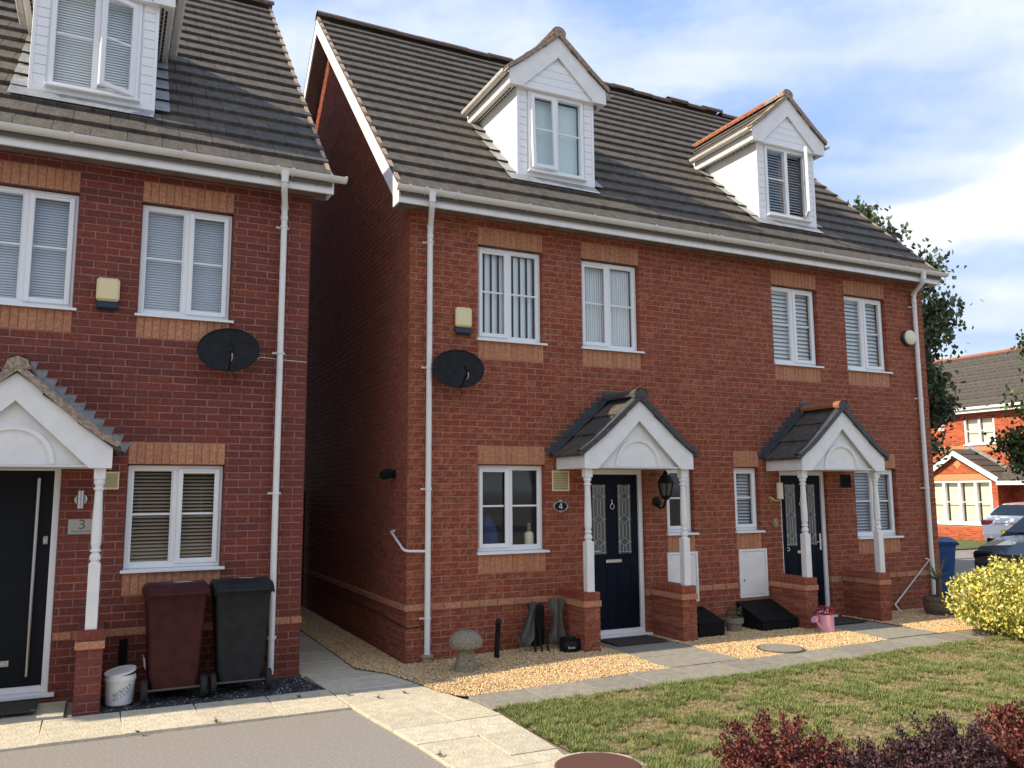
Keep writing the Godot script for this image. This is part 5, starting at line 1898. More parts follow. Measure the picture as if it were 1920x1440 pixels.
func lathe_obj(called: String, pr: Array, m: Material, parent: Node, at := Vector3.ZERO, seg := 20, turn := Basis.IDENTITY) -> MeshInstance3D:
	var mb := MB.new()
	mb.lathe(pr, seg)
	var o := obj(called, mb, m, parent)
	o.transform = Transform3D(turn, at)
	return o

func props() -> void:
	# ----- on the walls -----
	alarm_box("large cream alarm box with navy base on number 3 between its upper windows", Vector3(-3.266, 3.718, 0), 0.209, 0.32)
	alarm_box("cream alarm box with navy base above the dish near the corner downpipe", Vector3(0.57, 3.77, 0), 0.208, 0.33)
	alarm_oval()
	satellite_dish("dark oval satellite dish under the upper window of number 3", Vector3(-2.012, 3.375, 0), -0.20)
	satellite_dish("dark oval satellite dish beside the pair's corner downpipe", Vector3(0.548, 3.33, 0), -0.20)
	var pl := thing("house_number_sign", "silver plaque reading 3 beside the grey front door", "sign", Vector3(-3.385, 1.52, 0))
	var pm := MB.new()
	pm.cbox(Vector3(0, 0, 0.004), Vector3(0.235, 0.145, 0.012), 0.003)
	obj("plate", pm, M.steel, pl)
	var t3 := obj("number", text_mesh("3", 0.085), M.ink, pl)
	t3.position = Vector3(0.118, 0.092, 0.0125)
	var ts := obj("street_name", text_mesh("Brompton Close", 0.018), M.ink, pl)
	ts.position = Vector3(0.118, 0.028, 0.0125)
	var ln := thing("wall_light", "brushed steel cylinder wall light above the plaque of number 3", "wall light", Vector3(-3.290, 1.85, 0))
	lathe_obj("body", [[0.028, -0.085], [0.030, -0.083], [0.030, 0.083], [0.028, 0.085]], M.steel, ln, Vector3(0, 0, 0.075), 20)
	lathe_obj("backplate", [[0.055, 0.0], [0.055, 0.014], [0.045, 0.02]], M.steel, ln, Vector3.ZERO, 20, Basis(Vector3.RIGHT, PI / 2))
	var arm := MB.new()
	arm.tube([Vector3(0, 0, 0.01), Vector3(0, 0, 0.06)], 0.012, 8)
	obj("bracket", arm, M.steel, ln)
	# oval plaque of number 4
	var p4 := thing("house_number_sign", "small dark oval plaque reading 4 below the cream vent", "sign", Vector3(1.99, 1.72, 0))
	var ov := MB.new()
	var pts := []
	for k in 24: pts.append([cos(TAU * k / 24) * 0.098, sin(TAU * k / 24) * 0.062])
	ov.prism(arr2(pts), 0.002, 0.012)
	obj("plate", ov, M.black, p4)
	var rimp := MB.new()
	var rp := []
	for k in 25: rp.append(Vector3(cos(TAU * k / 24) * 0.096, sin(TAU * k / 24) * 0.060, 0.012))
	rimp.tube(rp, 0.008, 6)
	rimp.blob(Vector3(0, 0.066, 0.01), Vector3(0.03, 0.018, 0.008), 10, 6)
	rimp.blob(Vector3(0, -0.066, 0.01), Vector3(0.03, 0.014, 0.008), 10, 6)
	obj("border", rimp, M.steel, p4)
	var n4 := obj("number", text_mesh("4", 0.075), M.inkwhite, p4)
	n4.position = Vector3(0.0, 0.0, 0.013)
	var p5 := thing("house_number_sign", "small brass numeral plaque beside the front door of number 5", "sign", Vector3(5.475, 1.45, 0))
	var o5 := MB.new()
	var q5 := []
	for k in 20: q5.append([cos(TAU * k / 20) * 0.060, sin(TAU * k / 20) * 0.075])
	o5.prism(arr2(q5), 0.002, 0.010)
	obj("plate", o5, M.timber, p5)
	var n5 := obj("number", text_mesh("5", 0.075), M.brass, p5)
	n5.position = Vector3(0, 0, 0.011)
	# carriage lantern of number 4
	var cl := thing("wall_lantern", "black carriage lantern on a scrolled bracket beside the door of number 4", "lantern", Vector3(3.44, 1.76, 0))
	cl.scale = Vector3.ONE * 1.3
	lathe_obj("backplate", [[0.05, 0.0], [0.05, 0.012], [0.03, 0.02]], M.black, cl, Vector3.ZERO, 12, Basis(Vector3.RIGHT, PI / 2))
	var sc := MB.new()
	sc.tube([Vector3(0, 0, 0.01), Vector3(0, -0.06, 0.05), Vector3(0, -0.05, 0.12), Vector3(0, 0.02, 0.16)], 0.012, 8)
	obj("bracket", sc, M.black, cl)
	lathe_obj("base", [[0.02, 0.0], [0.045, 0.02], [0.055, 0.035], [0.055, 0.045]], M.black, cl, Vector3(0, 0.02, 0.16), 6)
	lathe_obj("glass_cage", [[0.050, 0.045], [0.078, 0.17]], M.leaded, cl, Vector3(0, 0.02, 0.16), 6)
	var cage := MB.new()
	for k in 6:
		var a := TAU * k / 6
		cage.tube([Vector3(cos(a) * 0.052, 0.06, 0.16 - sin(a) * 0.052), Vector3(cos(a) * 0.080, 0.19, 0.16 - sin(a) * 0.080)], 0.006, 5)
	obj("cage_bar", cage, M.black, cl)
	lathe_obj("roof", [[0.092, 0.165], [0.088, 0.18], [0.045, 0.245], [0.030, 0.25], [0.020, 0.28], [0.0, 0.295]], M.black, cl, Vector3(0, 0.02, 0.16), 6)
	# lamp of number 5
	var l5 := thing("wall_light", "cream cylinder wall light on brass bracket beside the door of number 5", "wall light", Vector3(5.49, 1.76, 0))
	lathe_obj("shade", [[0.042, 0.0], [0.045, 0.01], [0.045, 0.22], [0.040, 0.23]], M.creampale, l5, Vector3(0.02, 0.02, 0.08), 16)
	lathe_obj("backplate", [[0.04, 0.0], [0.04, 0.015], [0.02, 0.02]], M.brass, l5, Vector3(-0.09, 0.02, 0), 14, Basis(Vector3.RIGHT, PI / 2))
	var la := MB.new()
	la.tube([Vector3(-0.09, 0.02, 0.015), Vector3(-0.08, 0.0, 0.06), Vector3(0.02, -0.01, 0.08), Vector3(0.02, 0.03, 0.08)], 0.010, 8)
	la.blob(Vector3(-0.09, 0.02, 0.04), Vector3(0.03, 0.03, 0.025), 10, 6)
	obj("bracket", la, M.brass, l5)
	# floodlight in the alley
	var fl := thing("floodlight", "small black floodlight on the alley wall of the pair", "floodlight", Vector3(0, 2.12, -0.45))
	lathe_obj("mount", [[0.05, 0.0], [0.05, 0.03], [0.02, 0.035]], M.black, fl, Vector3.ZERO, 12, Basis(Vector3(0, 0, 1), PI / 2))
	var fb := MB.new()
	fb.xf = Transform3D(Basis(Vector3(0, 0, 1), 0.3), Vector3(-0.10, 0.0, 0))
	fb.cbox(Vector3(-0.07, -0.055, -0.07), Vector3(0.05, 0.055, 0.07), 0.02)
	obj("lamp_head", fb, M.blackmatt, fl)
	# ----- bins and bucket in front of number 3 -----
	var b1 := wheelie("maroon wheelie bin with scratched lid below the window of number 3", Vector3(-2.425, 0.012, 0.315), 0.03, M.binmaroon)
	var tw := obj("painted_mark", text_mesh("TWO", 0.10, 0.001), M.inkwhite, b1)
	tw.transform = Transform3D(Basis(Vector3.UP, -PI / 2) * Basis(Vector3.RIGHT, 0.10), Vector3(-0.252, 0.33, 0.05))
	var b2 := wheelie("dark grey wheelie bin with pale streaks on lid beside the downpipe", Vector3(-1.815, 0.012, 0.285), -0.02, M.bingrey)
	wheelie("blue wheelie bin behind the far corner of the pair", Vector3(9.72, 0.06, -0.75), 2.6, M.binblue, 0.56, 0.60, 1.03)
	for q in [[b1, 0.06, 0.06, 0.19, 0.035], [b2, 0.05, 0.02, 0.16, 0.02], [b2, -0.02, -0.12, 0.10, 0.02]]:
		var mk := MB.new()
		var yy := 1.05 * 0.93 + 0.0785 - absf(q[2]) * 0.05
		mk.prism(arr2([[-q[3] / 2, -q[4] * 0.3], [-q[3] * 0.2, -q[4] / 2], [q[3] * 0.3, -q[4] * 0.4], [q[3] / 2, q[4] * 0.2], [q[3] * 0.1, q[4] / 2], [-q[3] * 0.35, q[4] * 0.35]]), 0.0, 0.001)
		var mo := obj("pale_scrape", mk, M.inkwhite, q[0])
		mo.transform = Transform3D(Basis(Vector3.RIGHT, -PI / 2 + (0.045 if q[2] > 0.0 else -0.08)), Vector3(q[1], yy, q[2]))
	var bk := thing("bucket", "white plastic tub with blue and black print and a tilted lid", "bucket", Vector3(-2.872, 0.01, 0.43))
	lathe_obj("tub", [[0.110, 0.0], [0.116, 0.01], [0.128, 0.21], [0.135, 0.212], [0.136, 0.232], [0.129, 0.235], [0.131, 0.262], [0.127, 0.262], [0.110, 0.03]], M.bucket, bk, Vector3.ZERO, 28)
	var lid := lathe_obj("lid", [[0.134, 0.0], [0.136, 0.004], [0.134, 0.018], [0.120, 0.018], [0.118, 0.012], [0.0, 0.012]], M.bucket, bk, Vector3(0.0, 0.275, -0.005), 28)
	lid.rotation = Vector3(0.10, 0, 0.16)
	for w in [["WINTER", M.ink, 0.100, 0.031], ["WIZARD", M.inkblue, 0.060, 0.029]]:
		var nlet: String = w[0]
		for i in nlet.length():
			var o := obj("lettering", text_mesh(nlet[i], w[3], 0.001), w[1], bk)
			var ang := 0.02 + i * 0.205
			var yy: float = w[2] + i * 0.014
			var r := 0.1145 + yy * 0.0595 + 0.001
			o.transform = Transform3D(Basis(Vector3.UP, ang - 0.35) * Basis(Vector3(0, 0, 1), 0.42), Vector3(sin(ang - 0.35) * r, yy, cos(ang - 0.35) * r))
	# ----- garden ornaments of number 4 -----
	var mu := thing("garden_ornament", "carved weathered mushroom ornament standing on the gravel", "ornament", Vector3(0.45, 0.0, 0.66))
	lathe_obj("stem", [[0.135, -0.01], [0.137, 0.0], [0.118, 0.10], [0.090, 0.20], [0.070, 0.27]], M.stone, mu, Vector3.ZERO, 18)
	lathe_obj("cap", [[0.02, 0.262], [0.165, 0.268], [0.178, 0.285], [0.180, 0.335], [0.160, 0.375], [0.125, 0.410], [0.080, 0.435], [0.0, 0.445]], M.stone, mu, Vector3.ZERO, 22)
	var hole := MB.new()
	hole.xf = Transform3D(Basis(Vector3.RIGHT, PI / 2 - 0.2), Vector3(0, 0.145, 0.104))
	hole.lathe([[0.010, 0.0], [0.010, 0.004], [0.0, 0.004]], 8)
	obj("knot_hole", hole, M.ink, mu)
	var sp := thing("spike_light", "black upright pipe on a round foot beside the mushroom ornament", "garden light", Vector3(0.985, 0.018, 0.30))
	lathe_obj("foot", [[0.10, 0.0], [0.10, 0.008], [0.03, 0.02]], M.black, sp, Vector3.ZERO, 20)
	var st := MB.new()
	st.tube([Vector3(-0.01, 0.015, 0), Vector3(0.005, 0.25, 0), Vector3(0.015, 0.40, -0.01), Vector3(0.005, 0.435, 0.015), Vector3(-0.005, 0.44, 0.045)], 0.030, 12)
	obj("pipe", st, M.black, sp)
	var fc := thing("folding_chair", "folded black frame chair with two hanging grey fabric panels in the porch corner", "folding chair", Vector3(1.56, 0.035, 0.26))
	for x in [-0.10, -0.02, 0.06]:
		var lg := MB.new()
		lg.tube([Vector3(x, 0.56, -0.12), Vector3(x + 0.005, 0.30, -0.02), Vector3(x - 0.01, 0.02, 0.10 + 0.06 * x), Vector3(x - 0.03, 0.0, 0.15)], 0.012, 8)
		obj("leg", lg, M.black, fc)
	var bx := MB.new()
	bx.cbox(Vector3(-0.09, 0.08, -0.08), Vector3(0.07, 0.55, -0.02), 0.02)
	obj("folded_seat", bx, M.blackmatt, fc)
	for s in [-1.0, 1.0]:
		var fb2 := MB.new()
		var cx: float = 0.20 if s > 0.0 else -0.13
		var prof := [[0.62, 0.085], [0.59, 0.115], [0.54, 0.120], [0.49, 0.095], [0.42, 0.072], [0.34, 0.078], [0.26, 0.105], [0.19, 0.130], [0.13, 0.120], [0.09, 0.055]] if s > 0.0 else [[0.60, 0.030], [0.55, 0.040], [0.49, 0.045], [0.42, 0.055], [0.34, 0.075], [0.26, 0.100], [0.20, 0.120], [0.16, 0.095], [0.12, 0.050], [0.10, 0.020]]
		for i in prof.size() - 1:
			for k in 6:
				var P := func(ii: int, kk: int) -> Vector3:
					var a := lerpf(-1.0, 1.0, kk / 6.0)
					var ww: float = prof[ii][1]
					return Vector3(cx + a * ww + s * (0.08 if s > 0.0 else 0.20) * (0.5 - prof[ii][0]), prof[ii][0] + 0.015 * sin(a * 9.0) * (1.0 - prof[ii][0]), 0.02 + 0.03 * cos(a * 7.0 + ii * 0.3) + 0.02 * (1 - a * a))
				fb2.q(P.call(i + 1, k), P.call(i + 1, k + 1), P.call(i, k + 1), P.call(i, k))
		obj("fabric_panel", fb2, M.greyfabric, fc)
	var cd := thing("plant_pot", "round black pot with white script beside the brick pier", "pot", Vector3(1.83, 0.035, 0.47))
	lathe_obj("pot", [[0.085, 0.0], [0.115, 0.03], [0.125, 0.10], [0.112, 0.17], [0.120, 0.185], [0.110, 0.19], [0.100, 0.17]], M.black, cd, Vector3.ZERO, 22)
	var tx := obj("lettering", text_mesh("Brew", 0.024, 0.001, "Droid Serif"), M.inkwhite, cd)
	tx.transform = Transform3D(Basis(Vector3.UP, -0.35), Vector3(-0.043, 0.10, 0.119))
	var dish := thing("saucer", "shallow brown saucer of water lying before the black pot", "saucer", Vector3(1.70, 0.045, 0.66))
	lathe_obj("bowl", [[0.06, 0.0], [0.12, 0.015], [0.125, 0.028], [0.115, 0.024], [0.05, 0.010], [0.0, 0.010]], M.rug, dish, Vector3.ZERO, 18)
	# ----- between the porches -----
	var gb := thing("gas_meter_box", "large black sloping box against the wall below the meter cupboard", "meter box", Vector3(5.00, 0.06, 0.02))
	var gm := MB.new()
	gm.xf = Transform3D(Basis(Vector3(0, 0, 1), Vector3(0, 1, 0), Vector3(-1, 0, 0)), Vector3.ZERO)
	gm.prism(arr2([[0.0, 0.0], [0.50, 0.0], [0.50, 0.13], [0.02, 0.32], [0.0, 0.32]]), -0.30, 0.30)
	obj("base", gm, M.blackmatt, gb)
	var gl := MB.new()
	gl.xf = Transform3D(Basis(Vector3.RIGHT, 0.376), Vector3(0, 0.328, 0.0))
	gl.cbox(Vector3(-0.315, 0.0, -0.01), Vector3(0.315, 0.022, 0.535), 0.008)
	obj("lid", gl, M.blackmatt, gb)
	var g2 := thing("gas_meter_box", "smaller black sloping box tucked behind the brick pier of number 4", "meter box", Vector3(3.86, 0.06, 0.10))
	var gm2 := MB.new()
	gm2.xf = Transform3D(Basis(Vector3(0, 0, 1), Vector3(0, 1, 0), Vector3(-1, 0, 0)), Vector3.ZERO)
	gm2.prism(arr2([[0.0, 0.0], [0.42, 0.0], [0.42, 0.18], [0.02, 0.30], [0.0, 0.30]]), -0.20, 0.20)
	obj("base", gm2, M.blackmatt, g2)
	var gl2 := MB.new()
	gl2.xf = Transform3D(Basis(Vector3.RIGHT, 0.29), Vector3(0, 0.308, 0.0))
	gl2.cbox(Vector3(-0.21, 0.0, -0.01), Vector3(0.21, 0.022, 0.445), 0.008)
	gl2.tube([Vector3(-0.10, 0.02, 0.05), Vector3(-0.10, 0.05, 0.05), Vector3(0.12, 0.05, 0.06), Vector3(0.12, 0.02, 0.06)], 0.012, 6)
	obj("lid", gl2, M.blackmatt, g2)
	var pp := thing("plant_pot", "weathered stone pot with a small green plant between the black boxes", "pot", Vector3(4.40, 0.065, 0.30))
	lathe_obj("pot", [[0.085, 0.0], [0.090, 0.01], [0.105, 0.12], [0.125, 0.125], [0.128, 0.185], [0.115, 0.19], [0.105, 0.16]], M.stone, pp, Vector3.ZERO, 20)
	stuff(leafy("plant", pp, Vector3(0, 0.22, 0), Vector3(0.12, 0.10, 0.12), 130, 0.035, [Color(.05, .10, .03), Color(.08, .13, .04), Color(.04, .07, .03)], 5))
	var wc := thing("watering_can", "pink watering can planted with red flowers by the door of number 5", "watering can", Vector3(5.42, 0.065, 0.88))
	lathe_obj("can", [[0.105, 0.0], [0.107, 0.005], [0.107, 0.23], [0.100, 0.235], [0.098, 0.20]], M.pink, wc, Vector3.ZERO, 24)
	var spt := MB.new()
	spt.tube([Vector3(-0.09, 0.05, 0.02), Vector3(-0.16, 0.13, 0.03), Vector3(-0.20, 0.17, 0.035)], 0.022, 10, 0.016)
	spt.xf = Transform3D(Basis(Vector3(0, 0, 1), 0.9), Vector3(-0.205, 0.175, 0.035))
	spt.lathe([[0.018, -0.01], [0.052, 0.02], [0.052, 0.03], [0.0, 0.035]], 14)
	obj("spout", spt, M.pink, wc)
	stuff(leafy("flowers", wc, Vector3(0, 0.27, 0), Vector3(0.12, 0.08, 0.12), 150, 0.04, [Color(.45, .015, .03), Color(.55, .03, .08), Color(.35, .01, .02), Color(.06, .10, .03)], 9))
	# mats
	for k in [[2.80, 0.32, 0.085, 0.72, "brown coir doormat before the navy door of number 4"], [6.12, 0.36, 0.085, 0.78, "brown coir doormat before the door of number 5"], [-3.86, 0.30, 0.030, 0.66, "dark rubber doormat before the grey door of number 3"]]:
		var mm := MB.new()
		mm.cbox(Vector3(-k[3] / 2, 0, -0.22), Vector3(k[3] / 2, 0.018, 0.22), 0.006)
		var o := obj("doormat", mm, M.rug, self)
		o.position = Vector3(k[0], k[2], k[1])
		tag(o, k[4], "doormat")
	# white pipe leaning by the far pier
	var wp := MB.new()
	wp.tube([Vector3(8.50, 0.835, 0.03), Vector3(8.575, 0.815, 0.03), Vector3(7.745, 0.18, 0.035), Vector3(7.80, 0.05, 0.10)], 0.016, 8)
	var wpo := obj("waste_pipe", wp, M.pipe, self)
	tag(wpo, "thin white plastic pipe slanting down the wall beside the far pier", "pipe")
	# barrel planter with spiky plant
	var bp := thing("barrel_planter", "half barrel planter with a spiky palm at the far corner downpipe", "planter", Vector3(8.05, 0.07, 0.55))
	lathe_obj("barrel", [[0.165, 0.0], [0.195, 0.05], [0.215, 0.16], [0.205, 0.27], [0.190, 0.275], [0.190, 0.24]], M.timberold, bp, Vector3.ZERO, 18)
	for y in [0.06, 0.20]:
		lathe_obj("hoop", [[0.201 if y < 0.1 else 0.215, y], [0.207 if y < 0.1 else 0.219, y + 0.01], [0.209 if y < 0.1 else 0.218, y + 0.035], [0.203 if y < 0.1 else 0.213, y + 0.04]], M.iron, bp, Vector3.ZERO, 18)
	lathe_obj("stem", [[0.035, 0.22], [0.028, 0.50]], M.bark, bp, Vector3.ZERO, 8)
	var r2 := RandomNumberGenerator.new()
	r2.seed = 77
	for k in 34:
		var lf := MB.new()
		var az := r2.randf() * TAU
		var el := r2.randf_range(-0.2, 1.35)
		var dir := Vector3(cos(az) * cos(el), sin(el), sin(az) * cos(el))
		var side := dir.cross(Vector3.UP).normalized() * 0.013
		var len_ := r2.randf_range(0.30, 0.52)
		var p0 := Vector3(0, 0.50, 0)
		var p1 := p0 + dir * len_ * 0.5
		var p2 := p0 + dir * len_ + Vector3(0, -0.08 * cos(el), 0)
		lf.q(p0 - side * 0.7, p0 + side * 0.7, p1 + side, p1 - side)
		lf.t3(p1 - side, p1 + side, p2)
		obj("palm_leaf", lf, M.green if k % 4 else M.timber, bp)
	# flush covers
	var dc := thing("drain_cover", "round grey drain cover set in the gravel by the path", "drain cover", Vector3(4.05, 0.085, 1.50))
	lathe_obj("frame", [[0.27, -0.03], [0.27, 0.004], [0.245, 0.006]], M.iron, dc, Vector3.ZERO, 28)
	lathe_obj("lid", [[0.24, -0.01], [0.24, 0.008], [0.0, 0.008]], M.slabgrey[0], dc, Vector3.ZERO, 28)
	var mh := thing("manhole_cover", "rusty red round manhole cover at the end of the slab path", "manhole cover", Vector3(0.06, 0.015, 3.93))
	lathe_obj("lid", [[0.30, -0.02], [0.30, 0.012], [0.285, 0.018], [0.0, 0.020]], M.rustcover, mh, Vector3.ZERO, 36)
	lathe_obj("frame", [[0.345, -0.02], [0.345, 0.006], [0.305, 0.008]], M.slab[2], mh, Vector3.ZERO, 36)
	# things seen inside the window of number 4
	var bt := thing("bottle", "pale patterned bottle on the inside sill of number 4", "bottle", Vector3(1.665, 1.215, -0.22))
	lathe_obj("glass", [[0.058, 0.0], [0.060, 0.01], [0.060, 0.17], [0.050, 0.185], [0.026, 0.20]], M.creampale, bt, Vector3.ZERO, 16)
	lathe_obj("cap", [[0.024, 0.20], [0.022, 0.30], [0.0, 0.305]], M.stone, bt, Vector3.ZERO, 12)
	var bl := thing("garment", "blue garment hanging inside the window of number 4", "garment", Vector3(1.26, 1.2, -0.55))
	var bm := MB.new()
	bm.blob(Vector3(0, 0.12, 0), Vector3(0.09, 0.30, 0.05), 14, 10)
	bm.blob(Vector3(0.07, 0.05, 0.01), Vector3(0.06, 0.26, 0.05), 12, 8)
	obj("cloth", bm, mat(.02, .07, .22, 0.8), bl)

func leafy(called: String, parent: Node, c: Vector3, r: Vector3, n: int, size: float, cols: Array, sd: int, shell := 0.55) -> MultiMeshInstance3D:
	var g := RandomNumberGenerator.new()
	g.seed = sd
	var nz := FastNoiseLite.new()
	nz.seed = sd
	nz.frequency = 1.6 / maxf(r.x, 0.05)
	var mb := MB.new()
	mb.tint = true
	# one folded leaf
	mb.t3(Vector3(0, 0, 0), Vector3(0.32, 0.45, 0.10), Vector3(0, 0.5, 0))
	mb.t3(Vector3(0, 0.5, 0), Vector3(0.32, 0.45, 0.10), Vector3(0, 1.0, 0.06))
	mb.t3(Vector3(0, 0, 0), Vector3(0, 0.5, 0), Vector3(-0.32, 0.45, 0.10))
	mb.t3(Vector3(0, 0.5, 0), Vector3(0, 1.0, 0.06), Vector3(-0.32, 0.45, 0.10))
	var mm := MultiMesh.new()
	mm.transform_format = MultiMesh.TRANSFORM_3D
	mm.use_colors = true
	mm.mesh = mb.mesh()
	mm.instance_count = n
	for k in n:
		var d := Vector3(g.randfn(), g.randfn(), g.randfn()).normalized()
		var rr := lerpf(shell, 1.0, pow(g.randf(), 0.5))
		rr *= 1.0 + 0.28 * nz.get_noise_3dv(d * r)
		var p := c + d * r * rr
		var ax := Vector3(g.randfn(), g.randfn(), g.randfn()).normalized()
		var bs := Basis(ax, g.randf() * TAU).scaled(Vector3.ONE * size * g.randf_range(0.7, 1.3))
		mm.set_instance_transform(k, Transform3D(bs, p))
		var q: Color = cols[g.randi() % cols.size()]
		mm.set_instance_color(k, q * g.randf_range(0.75, 1.2))
	var o := MultiMeshInstance3D.new()
	o.multimesh = mm
	o.material_override = M.leaf
	put(o, called, parent)
	stuff(o)
	return o

func slab(parent: Node, pts: Array, top: float, m: Material, gap := 0.006, tilt := 0.0) -> void:
	# one paving slab from its corners (x, z), shrunk by the joint
	var c := Vector2.ZERO
	for p in pts: c += Vector2(p[0], p[1]) / pts.size()
	var q := []
	for p in pts:
		var d := Vector2(p[0], p[1]) - c
		q.append(d - Vector2(signf(d.x), signf(d.y)) * gap)
	var mb := MB.new()
	var inner := []
	for d in q: inner.append(d - Vector2(signf(d.x), signf(d.y)) * 0.005)
	var n := q.size()
	var up := Vector3(0, 1, 0)
	for i in range(1, n - 1):
		mb.to(Vector3(inner[0].x, 0, inner[0].y), Vector3(inner[i].x, 0, inner[i].y), Vector3(inner[i + 1].x, 0, inner[i + 1].y), up)
	for i in n:
		var j := (i + 1) % n
		var o := Vector3(q[i].x + q[j].x, 0.3, q[i].y + q[j].y)
		mb.qo(Vector3(q[i].x, -0.004, q[i].y), Vector3(q[j].x, -0.004, q[j].y), Vector3(inner[j].x, 0, inner[j].y), Vector3(inner[i].x, 0, inner[i].y), o)
		mb.qo(Vector3(q[i].x, -0.05, q[i].y), Vector3(q[j].x, -0.05, q[j].y), Vector3(q[j].x, -0.004, q[j].y), Vector3(q[i].x, -0.004, q[i].y), o)
	var s := obj("paving_slab", mb, m, parent)
	s.position = Vector3(c.x, top + rng.randf_range(-0.003, 0.003), c.y)
	s.rotation = Vector3(rng.randf_range(-0.004, 0.004), 0, rng.randf_range(-0.004, 0.004) + tilt)

func in_poly(x: float, z: float, p: PackedVector2Array) -> bool:
	return Geometry2D.is_point_in_polygon(Vector2(x, z), p)

func pebble_mesh(flat := 1.0) -> ArrayMesh:
	var mb := MB.new()
	mb.tint = true
	mb.blob(Vector3.ZERO, Vector3(1, 0.62 * flat, 0.8), 6, 4)
	return mb.mesh()

func scatter(called: String, polys: Array, per: float, size: Vector2, cols: Array, y: Callable, sd: int, m: Mesh, parent: Node = self) -> MultiMeshInstance3D:
	var g := RandomNumberGenerator.new()
	g.seed = sd
	var T := []
	for p in polys:
		var lo := Vector2(1e9, 1e9); var hi := Vector2(-1e9, -1e9)
		for v in p:
			lo = lo.min(v); hi = hi.max(v)
		var n := int((hi.x - lo.x) * (hi.y - lo.y) * per)
		for k in n:
			var x := g.randf_range(lo.x, hi.x); var z := g.randf_range(lo.y, hi.y)
			if not in_poly(x, z, p): continue
			var s := g.randf_range(size.x, size.y)
			var b := Basis.from_euler(Vector3(g.randf_range(-0.5, 0.5), g.randf() * TAU, g.randf_range(-0.5, 0.5))).scaled(Vector3(s, s * g.randf_range(0.7, 1.1), s))
			T.append(Transform3D(b, Vector3(x, y.call(x, z) + g.randf_range(-0.2, 0.6) * s, z)))
	var mm := MultiMesh.new()
	mm.transform_format = MultiMesh.TRANSFORM_3D
	mm.use_colors = true
	mm.mesh = m
	mm.instance_count = T.size()
	for k in T.size():
		mm.set_instance_transform(k, T[k])
		mm.set_instance_color(k, cols[g.randi() % cols.size()] * g.randf_range(0.8, 1.2))
	var o := MultiMeshInstance3D.new()
	o.multimesh = mm
	o.material_override = M.pebble
	put(o, called, parent)
	return o

func sheet(p: PackedVector2Array, y: Callable, step: float) -> MB:
	# ground surface over a polygon, cut into a grid so that it can follow the slope
	var mb := MB.new()
	var lo := Vector2(1e9, 1e9); var hi := Vector2(-1e9, -1e9)
	for v in p:
		lo = lo.min(v); hi = hi.max(v)
	var x := lo.x
	while x < hi.x:
		var z := lo.y
		while z < hi.y:
			var cell := PackedVector2Array([Vector2(x, z), Vector2(x + step, z), Vector2(x + step, z + step), Vector2(x, z + step)])
			for r in Geometry2D.intersect_polygons(p, cell):
				for i in range(1, r.size() - 1):
					var f := func(v: Vector2) -> Vector3: return Vector3(v.x, y.call(v.x, v.y), v.y)
					mb.to(f.call(r[0]), f.call(r[i]), f.call(r[i + 1]), Vector3.UP)
			z += step
		x += step
	return mb

func path_z(x: float) -> float:
	return 1.57 + 0.17 * smoothstep(0.0, 2.2, x) - 0.14 * smoothstep(3.0, 6.0, x)

func lawn_noise() -> FastNoiseLite:
	var n := FastNoiseLite.new()
	n.noise_type = FastNoiseLite.TYPE_SIMPLEX_SMOOTH
	n.frequency = 1.3; n.fractal_octaves = 3; n.seed = 14
	return n

